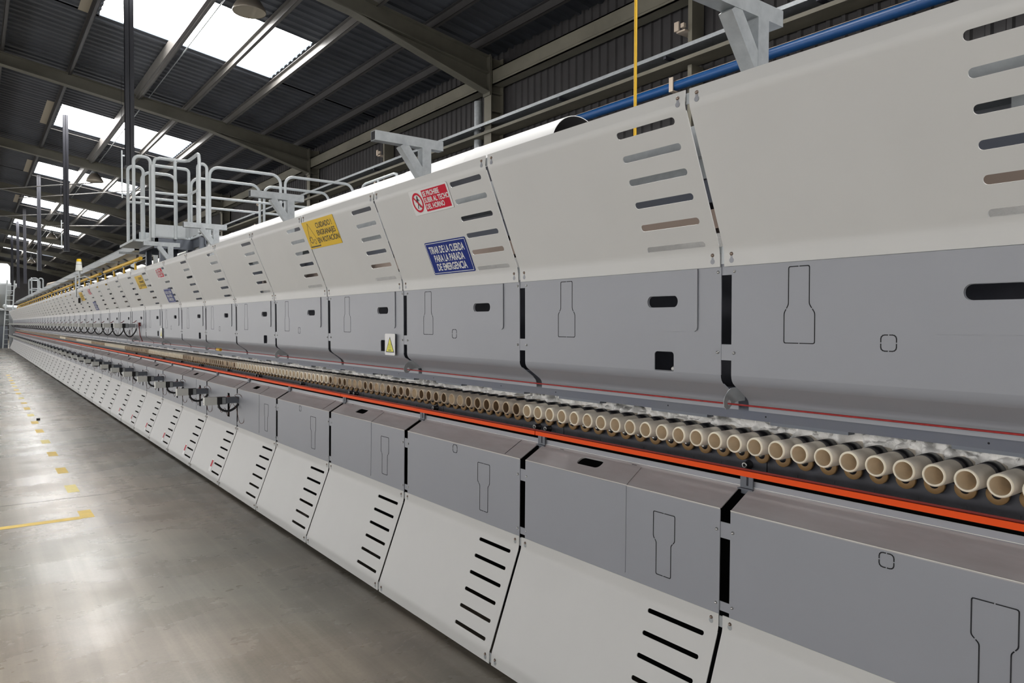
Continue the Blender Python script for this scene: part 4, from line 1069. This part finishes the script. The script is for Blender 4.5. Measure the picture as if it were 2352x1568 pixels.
q = MB(); q.box(PX0, PX1, 1.95, 2.0, 2.50, 2.605); q.box(PX0, PX0+.006, 1.95, 2.45, 2.47, 2.605); q.box(PX1-.006, PX1, 1.95, 2.45, 2.47, 2.605); q.box(9.95, PX1, 2.44, 2.45, 2.50, 2.605); q.build('under_beam', 'dsteel', t, org=org)
q = MB(); q.box(8.7, 9.6, 2.34, 2.43, 2.17, 2.30); tag(q.build('junction_box', 'galv', org=(8.7, 2.4, 2.17)), 'pale grey box between hood and duct, right of the platform legs', 'box')

# ------------------------------------------------------------------ far end equipment
t = thing('exhaust_stack', 'tall silver stack with conical hopper at the far end, left edge', 'stack', (55.5, 1.3, 2.9)); org = (55.5, 1.3, 2.9)
q = MB(); q.lathe([(.62, 3.95), (.60, 2.3), (.62, 5.05), (.5, 5.2), (0, 5.2)], (55.5, 1.35, 0), 'z', 24); q.build('cylinder', 'silver', t, org=org)
q = MB(); q.lathe([(.95, 3.98), (1.0, 3.85), (.35, 2.9), (.30, 2.2)], (55.5, 1.35, 0), 'z', 24); q.build('hopper', 'silver', t, org=org)
q = MB(); q.tube([(55.5, .6, 3.5), (55.2, 1.25, 2.7), (55, 1.8, 2.45), (55, 2.6, 2.4)], .16, 12); q.build('elbow', 'silver', t, org=org)
t = thing('fan_housing', 'round silver fan drum beside the far ladder', 'fan', (53, 1.35, 1.0)); org = (53, 1.35, 1.0)
q = MB(); q.lathe([(0, 0), (.55, 0), (.58, .1), (.58, .5), (0, .5)], (52.6, 1.25, 1.8), 'x', 28); q.build('drum', 'galv', t, org=org)
q = MB(); q.box(52.5, 53.2, .9, 1.7, 0, 1.3); q.build('pedestal', 'dsteel', t, org=org)
q = MB(); q.box(51.6, 53.4, 1.0, 2.2, 2.22, 2.28); q.build('shelf', 'galv', t, org=org)
t = thing('cage_ladder', 'pale steel ladder standing at the far end of the kiln', 'ladder', (51.6, 1.55, 0)); org = (51.6, 1.55, 0)
for yy, nm in ((1.44, 'stile'), (1.80, 'stile')):
    q = MB(); q.tube([(51.5, yy, 0), (51.9, yy+.25, 4.0)], .035, 8); q.build(nm, 'railp', t, org=org)
q = MB()
for k in range(13): f = k/13; q.tube([(51.5+.4*f, 1.44+.25*f, .25+4*f*.93), (51.5+.4*f, 1.80+.25*f, .25+4*f*.93)], .02, 6)
q.build('rung', 'railp', t, org=org)
t = thing('far_platform', 'small far railed platform above the kiln end', 'platform', (43.5, 2.9, 2.2)); org = (43.5, 2.9, 2.2)
TRo = TR; TR = .03
q = MB(); q.box(43.0, 45.4, 2.35, 2.92, 2.78, 2.84); q.build('deck', 'galv', t, org=org)
for (A, B) in (((43.1, 2.4), (43.1, 2.66)), ((43.1, 2.69), (43.1, 2.88)), ((45.2, 2.4), (45.2, 2.88)), ((43.1, 2.4), (45.2, 2.4))):
    q = MB(); arch(q, A, B, 3.72, .09, 2.8); q.tube([(*A, 3.2), (*B, 3.2)], .02, 8); q.build('guard_rail', 'galv', t, org=org)
q = MB()
for x in (43.2, 45.1):
    for y in (2.45, 2.84): q.box(x-.05, x+.05, y-.05, y+.05, 2.16, 2.78)
q.build('leg', 'galv', t, org=org)
TR = TRo
t = thing('far_duct', 'fat pale curved duct rising behind the far yellow pipes', 'duct', (37, 3.3, 2.3)); org = (37, 3.3, 2.3)
q = MB(); q.tube(smooth([(51, 3.3, 2.55), (47.5, 3.3, 2.85), (44.5, 3.3, 3.1), (42, 3.3, 3.13), (37, 3.3, 3.1)]), .17, 14); q.build('duct_run', 'silver', t, org=org)
q = MB(); q.tube([(49.5, 3.5, 3.6), (49, 3.5, 3.72), (38.5, 3.5, 3.46), (38, 3.5, 3.36)], .05, 10); q.build('upper_pipe', 'beige', t, org=org)
q = MB(); q.box(38, 38.1, 3.25, 3.35, 2.16, 2.95); q.box(44, 44.1, 3.25, 3.35, 2.16, 2.95); q.build('support', 'galv', t, org=org)
for n_, (x, y, z, sx, sy, sz) in enumerate(((46.3, 2.6, 2.17, .8, .5, .7), (49.9, 2.35, 2.17, .6, .5, .5), (48.5, 2.6, 2.17, 1.0, .7, .8))):
    q = MB(); q.box(x, x+sx, y, y+sy, z, z+sz); q.box(x-.02, x+sx+.02, y-.02, y+sy+.02, z+sz, z+sz+.03); q.lathe([(.0, 0), (.14, 0), (.14, .06)], (x, y+sy/2, z+sz*.5), 'x', 14)
    tag(q.build('equipment_cabinet', 'silver', org=(x, y, z)), ('far silver machine box on the kiln, left one', 'far silver machine box lowest near the kiln end', 'far silver machine box behind the other two')[n_], 'cabinet', 'far machine boxes')
t = thing('end_wall_frame', 'pale galvanised end frame closing the kiln far end', 'frame', (50.95, 1.8, 0)); org = (50.95, 1.8, 0)
q = MB(); q.box(50.85, 51.0, 1.72, 5.0, 0, 2.2); q.build('panel', 'galv', t, org=org)
q = MB(); q.box(51.0, 51.3, 2.0, 2.9, .0, .5); q.box(51.0, 51.3, 2.0, 2.7, .7, .9); q.build('step', 'silver', t, org=org)

# ------------------------------------------------------------------ floor markings
sq = [(6.24, 6.505), (7.26, 7.605), (8.24, 8.57), (9.38, 9.70), (10.42, 10.74), (11.50, 11.86), (12.56, 12.9), (13.62, 13.96), (14.68, 15.12), (15.8, 16.1), (16.85, 17.2), (18.0, 18.4), (19.05, 19.4), (20.1, 20.5), (21.2, 21.6), (22.3, 22.7), (23.4, 23.85), (24.6, 25.05)]
for k, (a, b) in enumerate(sq):
    yc = .685+.007*k
    q = MB(); hw = .044; q.add([(a, yc-hw, .0008), (b, yc-hw+.001, .0008), (b, yc+hw, .0008), (a, yc+hw+.001, .0008)], [(0, 1, 2, 3)]); q.box(a, b, yc-hw, yc+hw, 0, .0006)
    tag(q.build('floor_tape_square', 'ypale' if k % 3 == 1 else 'ytape', org=(a, yc, 0)), 'yellow tape square on the floor, %s from the bottom' % ordw(k+1), 'floor marking', 'yellow floor squares')
q = MB(); q.add([(6.228, -.9, .0012), (6.318, -.9, .0012), (6.312, .645, .0012), (6.236, .645, .0012)], [(0, 1, 2, 3)]); q.box(6.23, 6.31, -.9, .64, 0, .001)
tag(q.build('floor_tape_line', 'ytape', org=(6.27, 0, 0)), 'long yellow tape line running to the left edge of the photo', 'floor marking')
q = MB(); q.box(7.025, 7.031, -8, 1.72, 0, .0004); struct(q.build('trim_1', 'dark', org=(7.03, 0, 0)))
q = MB(); q.box(12.98, 13.03, .765, .81, 0, .03); tag(q.build('floor_scrap', 'rubber', org=(13, .79, 0)), 'small dark scrap lying beside the yellow squares', 'debris')
